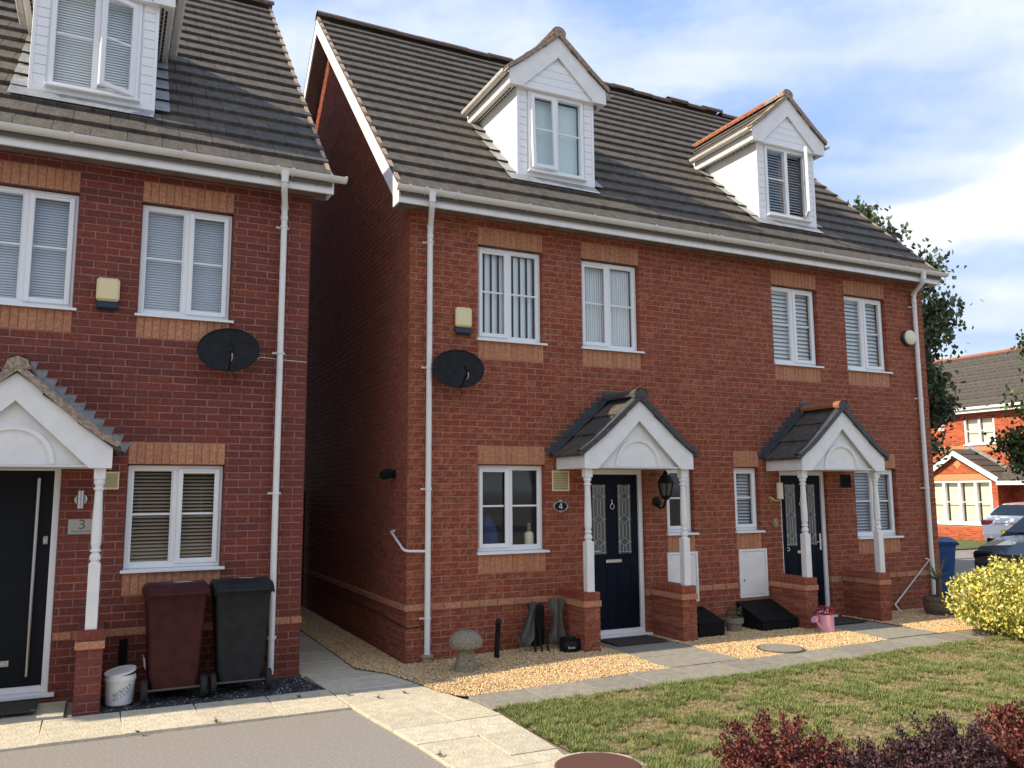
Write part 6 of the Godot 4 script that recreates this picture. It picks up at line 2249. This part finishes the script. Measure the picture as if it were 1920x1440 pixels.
func ground() -> void:
	var gm := MB.new()
	gm.q(Vector3(-150, -0.025, 150), Vector3(200, -0.025, 150), Vector3(200, -0.025, -250), Vector3(-150, -0.025, -250))
	structure(obj("ground", gm, M.tarmac))
	var pv := part("pavement", self)
	structure(pv)
	# row along the front of number 3
	var xs := [-5.86, -5.26, -4.66, -4.06, -3.46, -2.865, -2.26, -1.62, -1.03]
	for i in xs.size() - 1:
		slab(pv, [[xs[i], 0.70], [xs[i + 1], 0.70], [xs[i + 1] + 0.02, 1.48], [xs[i], 1.48]], 0.0, M.slab[i % 4])
	for k in 2:
		slab(pv, [[-4.42 + k * 0.56, 0.04], [-3.86 + k * 0.56, 0.04], [-3.86 + k * 0.56, 0.695], [-4.42 + k * 0.56, 0.695]], 0.0, M.slab[(k + 1) % 4])
	# alley and the path to the road
	var z := -8.0
	var i := 0
	while z < -0.15:
		slab(pv, [[-1.15, z], [-0.50, z], [-0.50, z + 0.61], [-1.13, z + 0.61]], -0.002, M.slab[i % 4])
		z += 0.612
		i += 1
	var zl := [[-0.044, -1.10, -0.50], [0.36, -1.07, -0.26], [0.84, -1.03, -0.16], [1.36, -1.00, -0.06], [1.87, -0.955, 0.05], [2.33, -0.90, 0.09], [2.80, -0.85, 0.075], [3.37, -0.815, 0.05], [3.60, -0.81, 0.02], [4.40, -0.80, -0.30], [5.0, -0.80, -0.30]]
	for k in zl.size() - 1:
		var a: Array = zl[k]; var b: Array = zl[k + 1]
		if k == 4 or k == 6:
			var ma := lerpf(a[1], a[2], 0.55); var mb2 := lerpf(b[1], b[2], 0.55)
			slab(pv, [[a[1], a[0]], [ma, a[0]], [mb2, b[0]], [b[1], b[0]]], 0.0, M.slab[(k + 2) % 4])
			slab(pv, [[ma, a[0]], [a[2], a[0]], [b[2], b[0]], [mb2, b[0]]], 0.002, M.slab[k % 4])
		else:
			slab(pv, [[a[1], a[0]], [a[2], a[0]], [b[2], b[0]], [b[1], b[0]]], 0.0, M.slab[k % 4])
	# grey path along the lawn
	var x := 0.075
	i = 0
	while x < 8.8:
		var w := 0.56
		var z0 := path_z(x); var z1 := path_z(x + w)
		var d := 0.575
		slab(pv, [[x, z0], [x + w, z1], [x + w, z1 + d], [x, z0 + d]], gy(x + w / 2) + 0.004, M.slabgrey[i % 3], 0.006, (gy(x + w) - gy(x)) / w)
		x += w
		i += 1
	# slabs up to the two doors
	for dx in [2.27, 5.66]:
		for r in [[0.05, 0.62], [0.62, 1.18], [1.18, 1.735]]:
			var ze: float = r[1] if r[1] < 1.5 else path_z(dx + 0.5) - 0.005
			slab(pv, [[dx, r[0]], [dx + 0.99, r[0]], [dx + 0.99, ze], [dx, ze]], 0.078, M.slabgrey[1] if r[0] > 0.1 else M.slabgrey[2])
	# gravel
	var gb := part("gravel_bed", self)
	structure(gb)
	var polys := [
		arr2([[-0.01, 0.0], [2.29, 0.0], [2.29, 1.77], [1.2, 1.72], [0.03, 1.60], [-0.10, 1.34], [-0.20, 0.82], [-0.30, 0.36], [-0.54, -0.05], [-0.54, -6.0], [-0.01, -6.0]]),
		arr2([[3.24, 0.0], [5.68, 0.0], [5.68, 1.64], [4.2, 1.72], [3.24, 1.77]]),
		arr2([[6.65, 0.0], [9.1, 0.0], [9.1, 1.58], [6.65, 1.60]])]
	var yf := func(px: float, pz: float) -> float: return gy(px) + 0.002 + 0.010 * (1.0 - smoothstep(0.9, 1.5, pz))
	for p in polys:
		obj("gravel_base", sheet(p, yf, 0.45), M.bed, gb)
	var gold := [Color(.56, .37, .17), Color(.64, .46, .24), Color(.46, .30, .14), Color(.70, .56, .36), Color(.38, .25, .13), Color(.60, .40, .17), Color(.52, .40, .26)]
	stuff(scatter("gravel", polys, 5600.0, Vector2(0.0062, 0.0125), gold, yf, 41, pebble_mesh(), gb))
	var sb := part("slate_bed", self)
	structure(sb)
	var sp := [arr2([[-3.07, 0.0], [-1.17, 0.0], [-1.04, 0.69], [-3.07, 0.69]])]
	var ys := func(_a: float, _b: float) -> float: return -0.008
	obj("slate_base", sheet(sp[0], ys, 0.5), M.bedslate, sb)
	stuff(scatter("slate_chippings", sp, 5200.0, Vector2(0.007, 0.016), [Color(.030, .030, .036), Color(.045, .045, .052), Color(.022, .022, .026), Color(.06, .06, .07), Color(.03, .03, .034), Color(.05, .048, .05), Color(.035, .036, .044), Color(.028, .03, .034), Color(.25, .25, .25)], ys, 42, pebble_mesh(0.6), sb))
	# lawn
	var lp := PackedVector2Array()
	lp.append(Vector2(0.10, 2.16))
	for k in 19:
		var lx := 0.10 + k * 0.5
		lp.append(Vector2(lx, path_z(lx) + 0.585))
	lp.append(Vector2(12.0, 2.1)); lp.append(Vector2(12.0, 7.0)); lp.append(Vector2(-0.1, 7.0)); lp.append(Vector2(-0.28, 4.4)); lp.append(Vector2(0.33, 4.15)); lp.append(Vector2(0.38, 3.75)); lp.append(Vector2(0.09, 3.55)); lp.append(Vector2(0.085, 2.8))
	var nz := lawn_noise()
	var yl := func(px: float, pz: float) -> float: return gy(px) - 0.004 + 0.012 * nz.get_noise_2d(px * 0.6, pz * 0.6)
	structure(obj("lawn", sheet(lp, yl, 0.5), M.soil))
	stuff(grass_tufts(lp, yl, nz))
	var far := MB.new()
	far.box(Vector3(20.8, -0.03, -20.0), Vector3(26.9, 0.02, -8.9))
	structure(obj("lawn", far, tri(mat(.115, .15, .045, 0.9), noise_tex(0.03, 4, Color(.5, .55, .5), Color(1, 1, 1), 51), 1.5)))
	for k in [[-0.42, 1.22, 0.2], [-0.70, 1.30, 1.1], [-0.92, 1.06, 2.3], [-1.35, 0.92, 0.7], [-2.15, 1.46, 2.0], [-2.75, 1.50, 0.4], [-0.80, 3.15, 1.4]]:
		var lf := MB.new()
		for q in 4:
			lf.xf = Transform3D(Basis(Vector3.UP, q * 1.5) * Basis(Vector3.RIGHT, 0.3 * (q % 2)), Vector3(0, 0.004 * q, 0))
			lf.t3(Vector3(-0.012, 0, 0), Vector3(0.012, 0.006, 0), Vector3(0.0, 0.014, -0.04))
			lf.t3(Vector3(0.012, 0.006, 0), Vector3(-0.012, 0, 0), Vector3(0.004, 0.006, 0.03))
		var o := obj("dry_leaf", lf, M.timber, self)
		o.position = Vector3(k[0], 0.006, k[1])
		o.rotation.y = k[2]
		tag(o, "curled dry brown leaf lying on the pale paving slabs", "leaf", "dry leaves on the paving")

func grass_tufts(lp: PackedVector2Array, yl: Callable, nz: FastNoiseLite) -> MultiMeshInstance3D:
	var g := RandomNumberGenerator.new()
	g.seed = 61
	var mb := MB.new()
	mb.tint = true
	for k in 7:
		var a := TAU * k / 7 + g.randf() * 0.6
		var out := Vector3(cos(a), 0, sin(a))
		var side := Vector3(-sin(a), 0, cos(a)) * 0.0022
		var h := g.randf_range(0.55, 1.0)
		var p0 := out * 0.006
		var p1 := out * 0.014 + Vector3(0, 0.022 * h, 0)
		var p2 := out * g.randf_range(0.02, 0.034) + Vector3(0, 0.040 * h, 0)
		mb.q(p0 - side, p0 + side, p1 + side * 0.8, p1 - side * 0.8)
		mb.t3(p1 - side * 0.8, p1 + side * 0.8, p2)
	var T := []
	var C := []
	var fine := FastNoiseLite.new()
	fine.frequency = 4.5; fine.seed = 4; fine.fractal_octaves = 2
	for k in 74000:
		var x := g.randf_range(-0.3, 9.6)
		var z := g.randf_range(2.1, 6.6)
		if x + z * 0.9 > 13.2: continue
		if not in_poly(x, z, lp): continue
		# the camera looks over the lawn to the right; drop what lies under the near edge of the frame
		if z > 4.6 + x * 0.45: continue
		var dry := nz.get_noise_2d(x, z) * 0.5 + 0.5
		var edge := 1.0 - smoothstep(0.0, 0.35, z - path_z(x) - 0.58)
		dry = dry - edge * 0.25 - (1.0 - smoothstep(0.1, 0.9, x)) * 0.22 + fine.get_noise_2d(x, z) * 0.22
		var d := smoothstep(0.42, 0.64, dry)
		if g.randf() < d * 0.55: continue
		var s := lerpf(1.25, 0.62, d) * g.randf_range(0.7, 1.3)
		T.append(Transform3D(Basis.from_euler(Vector3(g.randf_range(-0.3, 0.3), g.randf() * TAU, g.randf_range(-0.3, 0.3))).scaled(Vector3(s * 1.15, s, s * 1.15)), Vector3(x, yl.call(x, z), z)))
		var green := Color(.12, .175, .045).lerp(Color(.22, .235, .07), g.randf())
		var straw := Color(.46, .37, .19).lerp(Color(.36, .29, .14), g.randf())
		C.append(green.lerp(straw, clampf(d * 0.85 + g.randf_range(-0.15, 0.2), 0.0, 1.0)))
	var mm := MultiMesh.new()
	mm.transform_format = MultiMesh.TRANSFORM_3D
	mm.use_colors = true
	mm.mesh = mb.mesh()
	mm.instance_count = T.size()
	for k in T.size():
		mm.set_instance_transform(k, T[k])
		mm.set_instance_color(k, C[k])
	var o := MultiMeshInstance3D.new()
	o.multimesh = mm
	o.material_override = M.grass
	put(o, "grass", self)
	return o

func shrub(label: String, at: Vector3, r: Vector3, n: int, size: float, cols: Array, sd: int, group: String, called := "shrub", category := "shrub", spiky := 0.35) -> void:
	var t := thing(called, label, category, at, 0.0, group)
	var g := RandomNumberGenerator.new()
	g.seed = sd
	var tw := MB.new()
	var T := []
	var twigs := 70 if spiky > 0.2 else 150
	var per := n / twigs
	for k in twigs:
		var a := g.randf() * TAU
		var e := acos(lerpf(-0.35, 1.0, g.randf()))
		var d := Vector3(sin(e) * cos(a), cos(e), sin(e) * sin(a))
		var reach := lerpf(1.0 - spiky, 1.0 + spiky * 0.9, g.randf())
		var tip := Vector3(0, r.y, 0) + d * r * reach
		tip.y = maxf(tip.y, 0.03)
		var root := Vector3(d.x * r.x * 0.12, 0.0, d.z * r.z * 0.12)
		var mid := root.lerp(tip, 0.5) + Vector3(d.x * r.x * 0.10, r.y * 0.25, d.z * r.z * 0.10)
		tw.tube([root, mid, tip], 0.007, 4, 0.0015)
		for j in per:
			var s := pow(g.randf(), 0.6)
			var p := root.lerp(mid, s).lerp(mid.lerp(tip, s), s)
			var sp := lerpf(0.45, 0.75, g.randf()) * size * 2.4 * lerpf(1.5, 0.6, s) * (1.0 if spiky > 0.2 else 1.7)
			p += Vector3(g.randfn(), g.randfn(), g.randfn()) * sp * 0.6
			var ax := Vector3(g.randfn(), g.randfn(), g.randfn()).normalized()
			T.append(Transform3D(Basis(ax, g.randf() * TAU).scaled(Vector3.ONE * size * g.randf_range(0.7, 1.3)), p))
	obj("stems", tw, M.bark, t)
	var mb := MB.new()
	mb.tint = true
	mb.t3(Vector3(0, 0, 0), Vector3(0.32, 0.45, 0.10), Vector3(0, 0.5, 0))
	mb.t3(Vector3(0, 0.5, 0), Vector3(0.32, 0.45, 0.10), Vector3(0, 1.0, 0.06))
	mb.t3(Vector3(0, 0, 0), Vector3(0, 0.5, 0), Vector3(-0.32, 0.45, 0.10))
	mb.t3(Vector3(0, 0.5, 0), Vector3(0, 1.0, 0.06), Vector3(-0.32, 0.45, 0.10))
	var mm := MultiMesh.new()
	mm.transform_format = MultiMesh.TRANSFORM_3D
	mm.use_colors = true
	mm.mesh = mb.mesh()
	mm.instance_count = T.size()
	for k in T.size():
		mm.set_instance_transform(k, T[k])
		var q: Color = cols[g.randi() % cols.size()]
		mm.set_instance_color(k, q * g.randf_range(0.75, 1.2))
	var o := MultiMeshInstance3D.new()
	o.multimesh = mm
	o.material_override = M.leaf
	put(o, "foliage", t)
	stuff(o)

func tree(label: String, at: Vector3, h: float, crown: Array, n: int, leaf: float, cols: Array, sd: int, group := "") -> void:
	var t := thing("tree", label, "tree", at, 0.0, group)
	var g := RandomNumberGenerator.new()
	g.seed = sd
	var tr := MB.new()
	tr.tube([Vector3.ZERO, Vector3(0.05, h * 0.35, 0.03), Vector3(-0.05, h * 0.7, 0.0), Vector3(0, h * 0.97, 0)], 0.16, 10, 0.03)
	var centers := []
	for c in crown:
		for k in int(c[3]):
			var d := Vector3(g.randfn(), g.randfn(), g.randfn()).normalized() * pow(g.randf(), 0.4)
			var p: Vector3 = Vector3(c[0].x, c[0].y, c[0].z) + d * c[1]
			centers.append([p, c[2] * g.randf_range(0.6, 1.2)])
			var y0 := clampf(p.y - 0.5 * Vector2(p.x, p.z).length() - 0.2, h * 0.2, h * 0.9)
			if k % 2 == 0:
				tr.tube([Vector3(0, y0, 0), Vector3(p.x * 0.5, lerpf(y0, p.y, 0.65), p.z * 0.5), p], 0.035, 5, 0.008)
	obj("trunk", tr, M.bark, t)
	var mb := MB.new()
	mb.tint = true
	mb.t3(Vector3(0, 0, 0), Vector3(0.40, 0.40, 0.10), Vector3(0, 1.0, 0.06))
	mb.t3(Vector3(0, 0, 0), Vector3(0, 1.0, 0.06), Vector3(-0.40, 0.40, 0.10))
	var mm := MultiMesh.new()
	mm.transform_format = MultiMesh.TRANSFORM_3D
	mm.use_colors = true
	mm.mesh = mb.mesh()
	mm.instance_count = n
	for k in n:
		var c: Array = centers[g.randi() % centers.size()]
		var d := Vector3(g.randfn(), g.randfn() * 0.75, g.randfn()) * 0.5
		var p: Vector3 = c[0] + d * c[1]
		var ax := Vector3(g.randfn(), g.randfn(), g.randfn()).normalized()
		mm.set_instance_transform(k, Transform3D(Basis(ax, g.randf() * TAU).scaled(Vector3.ONE * leaf * g.randf_range(0.7, 1.3)), p))
		mm.set_instance_color(k, cols[g.randi() % cols.size()] * g.randf_range(0.75, 1.25))
	var o := MultiMeshInstance3D.new()
	o.multimesh = mm
	o.material_override = M.leaf
	put(o, "crown", t)
	stuff(o)

func car(label: String, at: Vector3, turn: float, m: Material) -> Node3D:
	# front towards local +x
	var t := thing("parked_car", label, "car", at, turn)
	var W := 0.90
	var prof := [[-2.12, 0.34], [-2.18, 0.55], [-2.15, 0.80], [-2.06, 0.98], [-1.90, 1.06], [-1.35, 1.36], [-0.85, 1.46], [-0.20, 1.48], [0.25, 1.42], [1.00, 1.03], [1.25, 0.97], [1.80, 0.88], [2.05, 0.78], [2.14, 0.62], [2.14, 0.36], [2.02, 0.22], [-1.98, 0.22]]
	var zw := func(y: float, x: float) -> float:
		var tuck := 0.09 * smoothstep(1.5, 2.2, absf(x))
		return W - maxf(0.0, y - 0.95) * 0.42 - maxf(0.0, 0.45 - y) * 0.25 - tuck
	var b := MB.new()
	var n := prof.size()
	var poly := arr2(prof)
	var ix := Geometry2D.triangulate_polygon(poly)
	for s in [-1.0, 1.0]:
		for i in range(0, ix.size(), 3):
			var q := []
			for j in 3:
				var p := poly[ix[i + j]]
				q.append(Vector3(p.x, p.y, s * zw.call(p.y, p.x)))
			b.to(q[0], q[1], q[2], Vector3(0, 0, s))
	for i in n:
		var j := (i + 1) % n
		var a := poly[i]; var c := poly[j]
		var za: float = zw.call(a.y, a.x); var zc: float = zw.call(c.y, c.x)
		var K := 6
		for k in K:
			var u0 := lerpf(-1, 1, k / float(K)); var u1 := lerpf(-1, 1, (k + 1) / float(K))
			var cr := func(p: Vector2, z: float, u: float) -> Vector3:
				var bulge := (1.0 - u * u) * 0.06
				return Vector3(p.x + signf(p.x) * bulge * (1.0 if absf(p.x) > 1.9 else 0.0), p.y + (bulge if p.y > 0.85 else 0.0), u * z)
			var out := Vector3((a.x + c.x) * 0.5, (a.y + c.y) * 0.5 - 0.6, 0)
			b.qo(cr.call(a, za, u0), cr.call(c, zc, u0), cr.call(c, zc, u1), cr.call(a, za, u1), out)
	obj("body", b, m, t)
	# glass
	var rg := MB.new()
	rg.q(Vector3(-1.885, 1.085, -0.70), Vector3(-1.885, 1.085, 0.70), Vector3(-1.36, 1.395, 0.58), Vector3(-1.36, 1.395, -0.58))
	rg.xf = Transform3D(Basis.IDENTITY, Vector3(-0.02, 0.035, 0))
	rg.q(Vector3(-1.885, 1.095, -0.70), Vector3(-1.885, 1.095, 0.70), Vector3(-1.36, 1.40, 0.58), Vector3(-1.36, 1.40, -0.58))
	obj("rear_window", rg, M.carglass, t)
	var wg := MB.new()
	wg.q(Vector3(0.98, 1.12, 0.74), Vector3(0.98, 1.12, -0.74), Vector3(0.30, 1.49, -0.60), Vector3(0.30, 1.49, 0.60))
	obj("windscreen", wg, M.carglass, t)
	for s in [-1.0, 1.0]:
		var sg := MB.new()
		sg.qo(Vector3(-1.45, 1.02, s * 0.905), Vector3(0.80, 1.02, s * 0.905), Vector3(0.15, 1.37, s * 0.76), Vector3(-1.10, 1.36, s * 0.765), Vector3(0, 0, s))
		obj("side_window", sg, M.carglass, t)
		var tl := MB.new()
		tl.cbox(Vector3(-2.155, 0.80, minf(s * 0.50, s * 0.88)), Vector3(-1.93, 0.97, maxf(s * 0.50, s * 0.88)), 0.03)
		obj("tail_light", tl, M.redlamp, t)
		var hl := MB.new()
		hl.cbox(Vector3(1.72, 0.66, minf(s * 0.50, s * 0.86)), Vector3(2.10, 0.82, maxf(s * 0.50, s * 0.86)), 0.04)
		obj("headlight", hl, M.black, t)
		for x in [-1.32, 1.30]:
			var wl := part("wheel", t, Vector3(x, 0.31, s * 0.80))
			lathe_obj("tyre", [[0.20, -0.10], [0.30, -0.10], [0.315, -0.07], [0.315, 0.07], [0.30, 0.10], [0.20, 0.10]], M.rubber, wl, Vector3.ZERO, 22, Basis(Vector3.RIGHT, PI / 2))
			lathe_obj("rim", [[0.0, -0.08], [0.20, -0.09], [0.20, 0.09], [0.0, 0.08]], M.steel, wl, Vector3.ZERO, 18, Basis(Vector3.RIGHT, PI / 2))
	var bp := MB.new()
	bp.cbox(Vector3(-2.20, 0.24, -0.72), Vector3(-1.9, 0.42, 0.72), 0.03)
	bp.cbox(Vector3(1.9, 0.24, -0.72), Vector3(2.20, 0.40, 0.72), 0.03)
	obj("bumper", bp, M.blackmatt, t)
	var np := part("number_plate", t, Vector3(-2.245, 0.64, 0))
	var pb := MB.new()
	pb.cbox(Vector3(-0.006, -0.055, -0.26), Vector3(0.006, 0.055, 0.26), 0.002)
	obj("plate", pb, M.plate, np)
	var tx := obj("lettering", text_mesh("DF15 NNY", 0.075, 0.001), M.ink, np)
	tx.transform = Transform3D(Basis(Vector3.UP, -PI / 2), Vector3(-0.0075, 0, 0))
	var em := MB.new()
	em.xf = Transform3D(Basis(Vector3(0, 0, 1), PI / 2), Vector3(-2.235, 0.90, 0))
	em.lathe([[0.05, -0.01], [0.055, 0.0], [0.05, 0.012]], 14)
	em.xf = Transform3D.IDENTITY
	em.cbox(Vector3(-2.225, 0.885, -0.48), Vector3(-2.16, 0.905, 0.48), 0.006)
	obj("badge_strip", em, M.chrome, t)
	return t

func plants_and_cars() -> void:
	var red := [Color(.15, .030, .028), Color(.20, .040, .032), Color(.11, .024, .026), Color(.26, .070, .045), Color(.13, .05, .035)]
	var dark := [Color(.055, .020, .032), Color(.075, .027, .038), Color(.042, .018, .026), Color(.10, .035, .042), Color(.09, .05, .055)]
	shrub("bright wine red barberry bush on the lawn nearest the manhole cover", Vector3(0.90, 0.03, 4.80), Vector3(0.38, 0.20, 0.30), 9000, 0.026, red, 101, "barberry bushes on the lawn", "barberry_bush", "bush")
	shrub("low purple black barberry bush between the taller ones", Vector3(1.34, 0.04, 5.24), Vector3(0.28, 0.16, 0.22), 6500, 0.024, dark, 102, "barberry bushes on the lawn", "barberry_bush", "bush")
	shrub("tall purple black barberry bush beside the low one", Vector3(1.78, 0.05, 5.34), Vector3(0.34, 0.20, 0.28), 9000, 0.024, dark, 103, "barberry bushes on the lawn", "barberry_bush", "bush")
	shrub("wine red barberry bush beyond the dark ones below the yellow bush", Vector3(2.52, 0.05, 5.36), Vector3(0.42, 0.20, 0.32), 9500, 0.026, red, 104, "barberry bushes on the lawn", "barberry_bush", "bush")
	var yb := thing("yellow_bush", "rounded bright yellow variegated bush at the end of the path", "bush", Vector3(7.50, 0.05, 2.28))
	var gold := [Color(.66, .56, .10), Color(.74, .66, .22), Color(.56, .48, .07), Color(.70, .62, .17), Color(.36, .40, .07), Color(.78, .72, .34), Color(.12, .18, .03)]
	leafy("foliage", yb, Vector3(0, 0.46, 0), Vector3(0.98, 0.47, 0.84), 17000, 0.050, gold, 105, 0.45)
	var g := RandomNumberGenerator.new()
	g.seed = 31
	var st := MB.new()
	for k in 30:
		var a := g.randf() * TAU
		var e := Vector3(cos(a) * g.randf_range(0.2, 0.85), g.randf_range(0.5, 0.96), sin(a) * g.randf_range(0.2, 0.75))
		st.tube([Vector3(e.x * 0.15, 0, e.z * 0.15), e * Vector3(0.6, 0.55, 0.6), e], 0.010, 5, 0.002)
	for k in 9:
		var c := Vector3(g.randf_range(-0.6, 0.7), g.randf_range(0.93, 1.0), g.randf_range(-0.2, 0.5))
		st.tube([Vector3(c.x * 0.8, 0.6, c.z * 0.8), c], 0.005, 5, 0.002)
		leafy("sprig", yb, c, Vector3(0.03, 0.07, 0.03), 16, 0.045, gold, 300 + k, 0.1)
	obj("stems", st, M.bark, yb)
	tree("tall poplar rising behind the far gable of the pair", Vector3(16.2, 0, -6.9), 9.6, [[Vector3(-1.9, 7.3, 0.6), Vector3(1.4, 2.2, 1.3), 0.62, 40], [Vector3(0.3, 5.6, 0), Vector3(1.5, 2.6, 1.5), 0.60, 46], [Vector3(0.2, 6.9, 0.2), Vector3(1.2, 1.6, 1.2), 0.60, 26], [Vector3(1.0, 3.9, 0.3), Vector3(1.0, 1.0, 1.0), 0.55, 14]], 36000, 0.15, [Color(.060, .090, .036), Color(.09, .125, .055), Color(.14, .17, .09), Color(.045, .07, .030)], 201)
	tree("leafy tree with drooping branches before the neighbour's lean-to", Vector3(17.45, 0, -2.35), 6.4, [[Vector3(0.0, 4.3, 0), Vector3(1.35, 1.9, 1.35), 0.5, 60], [Vector3(-0.7, 2.7, -0.7), Vector3(0.7, 0.6, 0.7), 0.4, 14]], 13000, 0.11, [Color(.06, .095, .028), Color(.085, .13, .035), Color(.12, .165, .05), Color(.04, .065, .022)], 202)
	car("white hatchback parked with its rear out before the neighbour's house", Vector3(24.0, -0.02, -7.75), 0.18, M.carwhite)
	car("dark grey car nosing out beyond the yellow bush", Vector3(13.35, -0.02, -0.55), PI + 0.16, M.cargrey)

func _ready() -> void:
	rng.seed = 20240817
	var cam := Camera3D.new()
	cam.name = "camera"
	add_child(cam)
	cam.position = CAM
	cam.rotation_degrees = Vector3(7.448, -25.992, -0.322)
	cam.fov = 49.783
	cam.near = 0.05
	cam.far = 900.0
	cam.current = true
	var env := Environment.new()
	env.background_mode = Environment.BG_SKY
	env.sky = make_sky()
	env.background_energy_multiplier = 1.0
	env.ambient_light_source = Environment.AMBIENT_SOURCE_SKY
	env.tonemap_mode = Environment.TONE_MAPPER_LINEAR
	env.tonemap_exposure = 1.38
	env.sdfgi_enabled = true
	env.ssao_enabled = true
	env.ssil_enabled = true
	var we := WorldEnvironment.new()
	we.name = "world_environment"
	we.environment = env
	add_child(we)
	var sun := DirectionalLight3D.new()
	sun.name = "sun"
	add_child(sun)
	sun.look_at_from_position(Vector3.ZERO, -TO_SUN, Vector3.UP)
	sun.light_energy = 1.6
	sun.light_color = Color(1.0, 0.93, 0.82)
	sun.light_angular_distance = 0.53
	sun.shadow_enabled = true
	make_materials()
	ground()
	house_pair()
	house_three()
	neighbour()
	opposite()
	alley_gate()
	props()
	plants_and_cars()
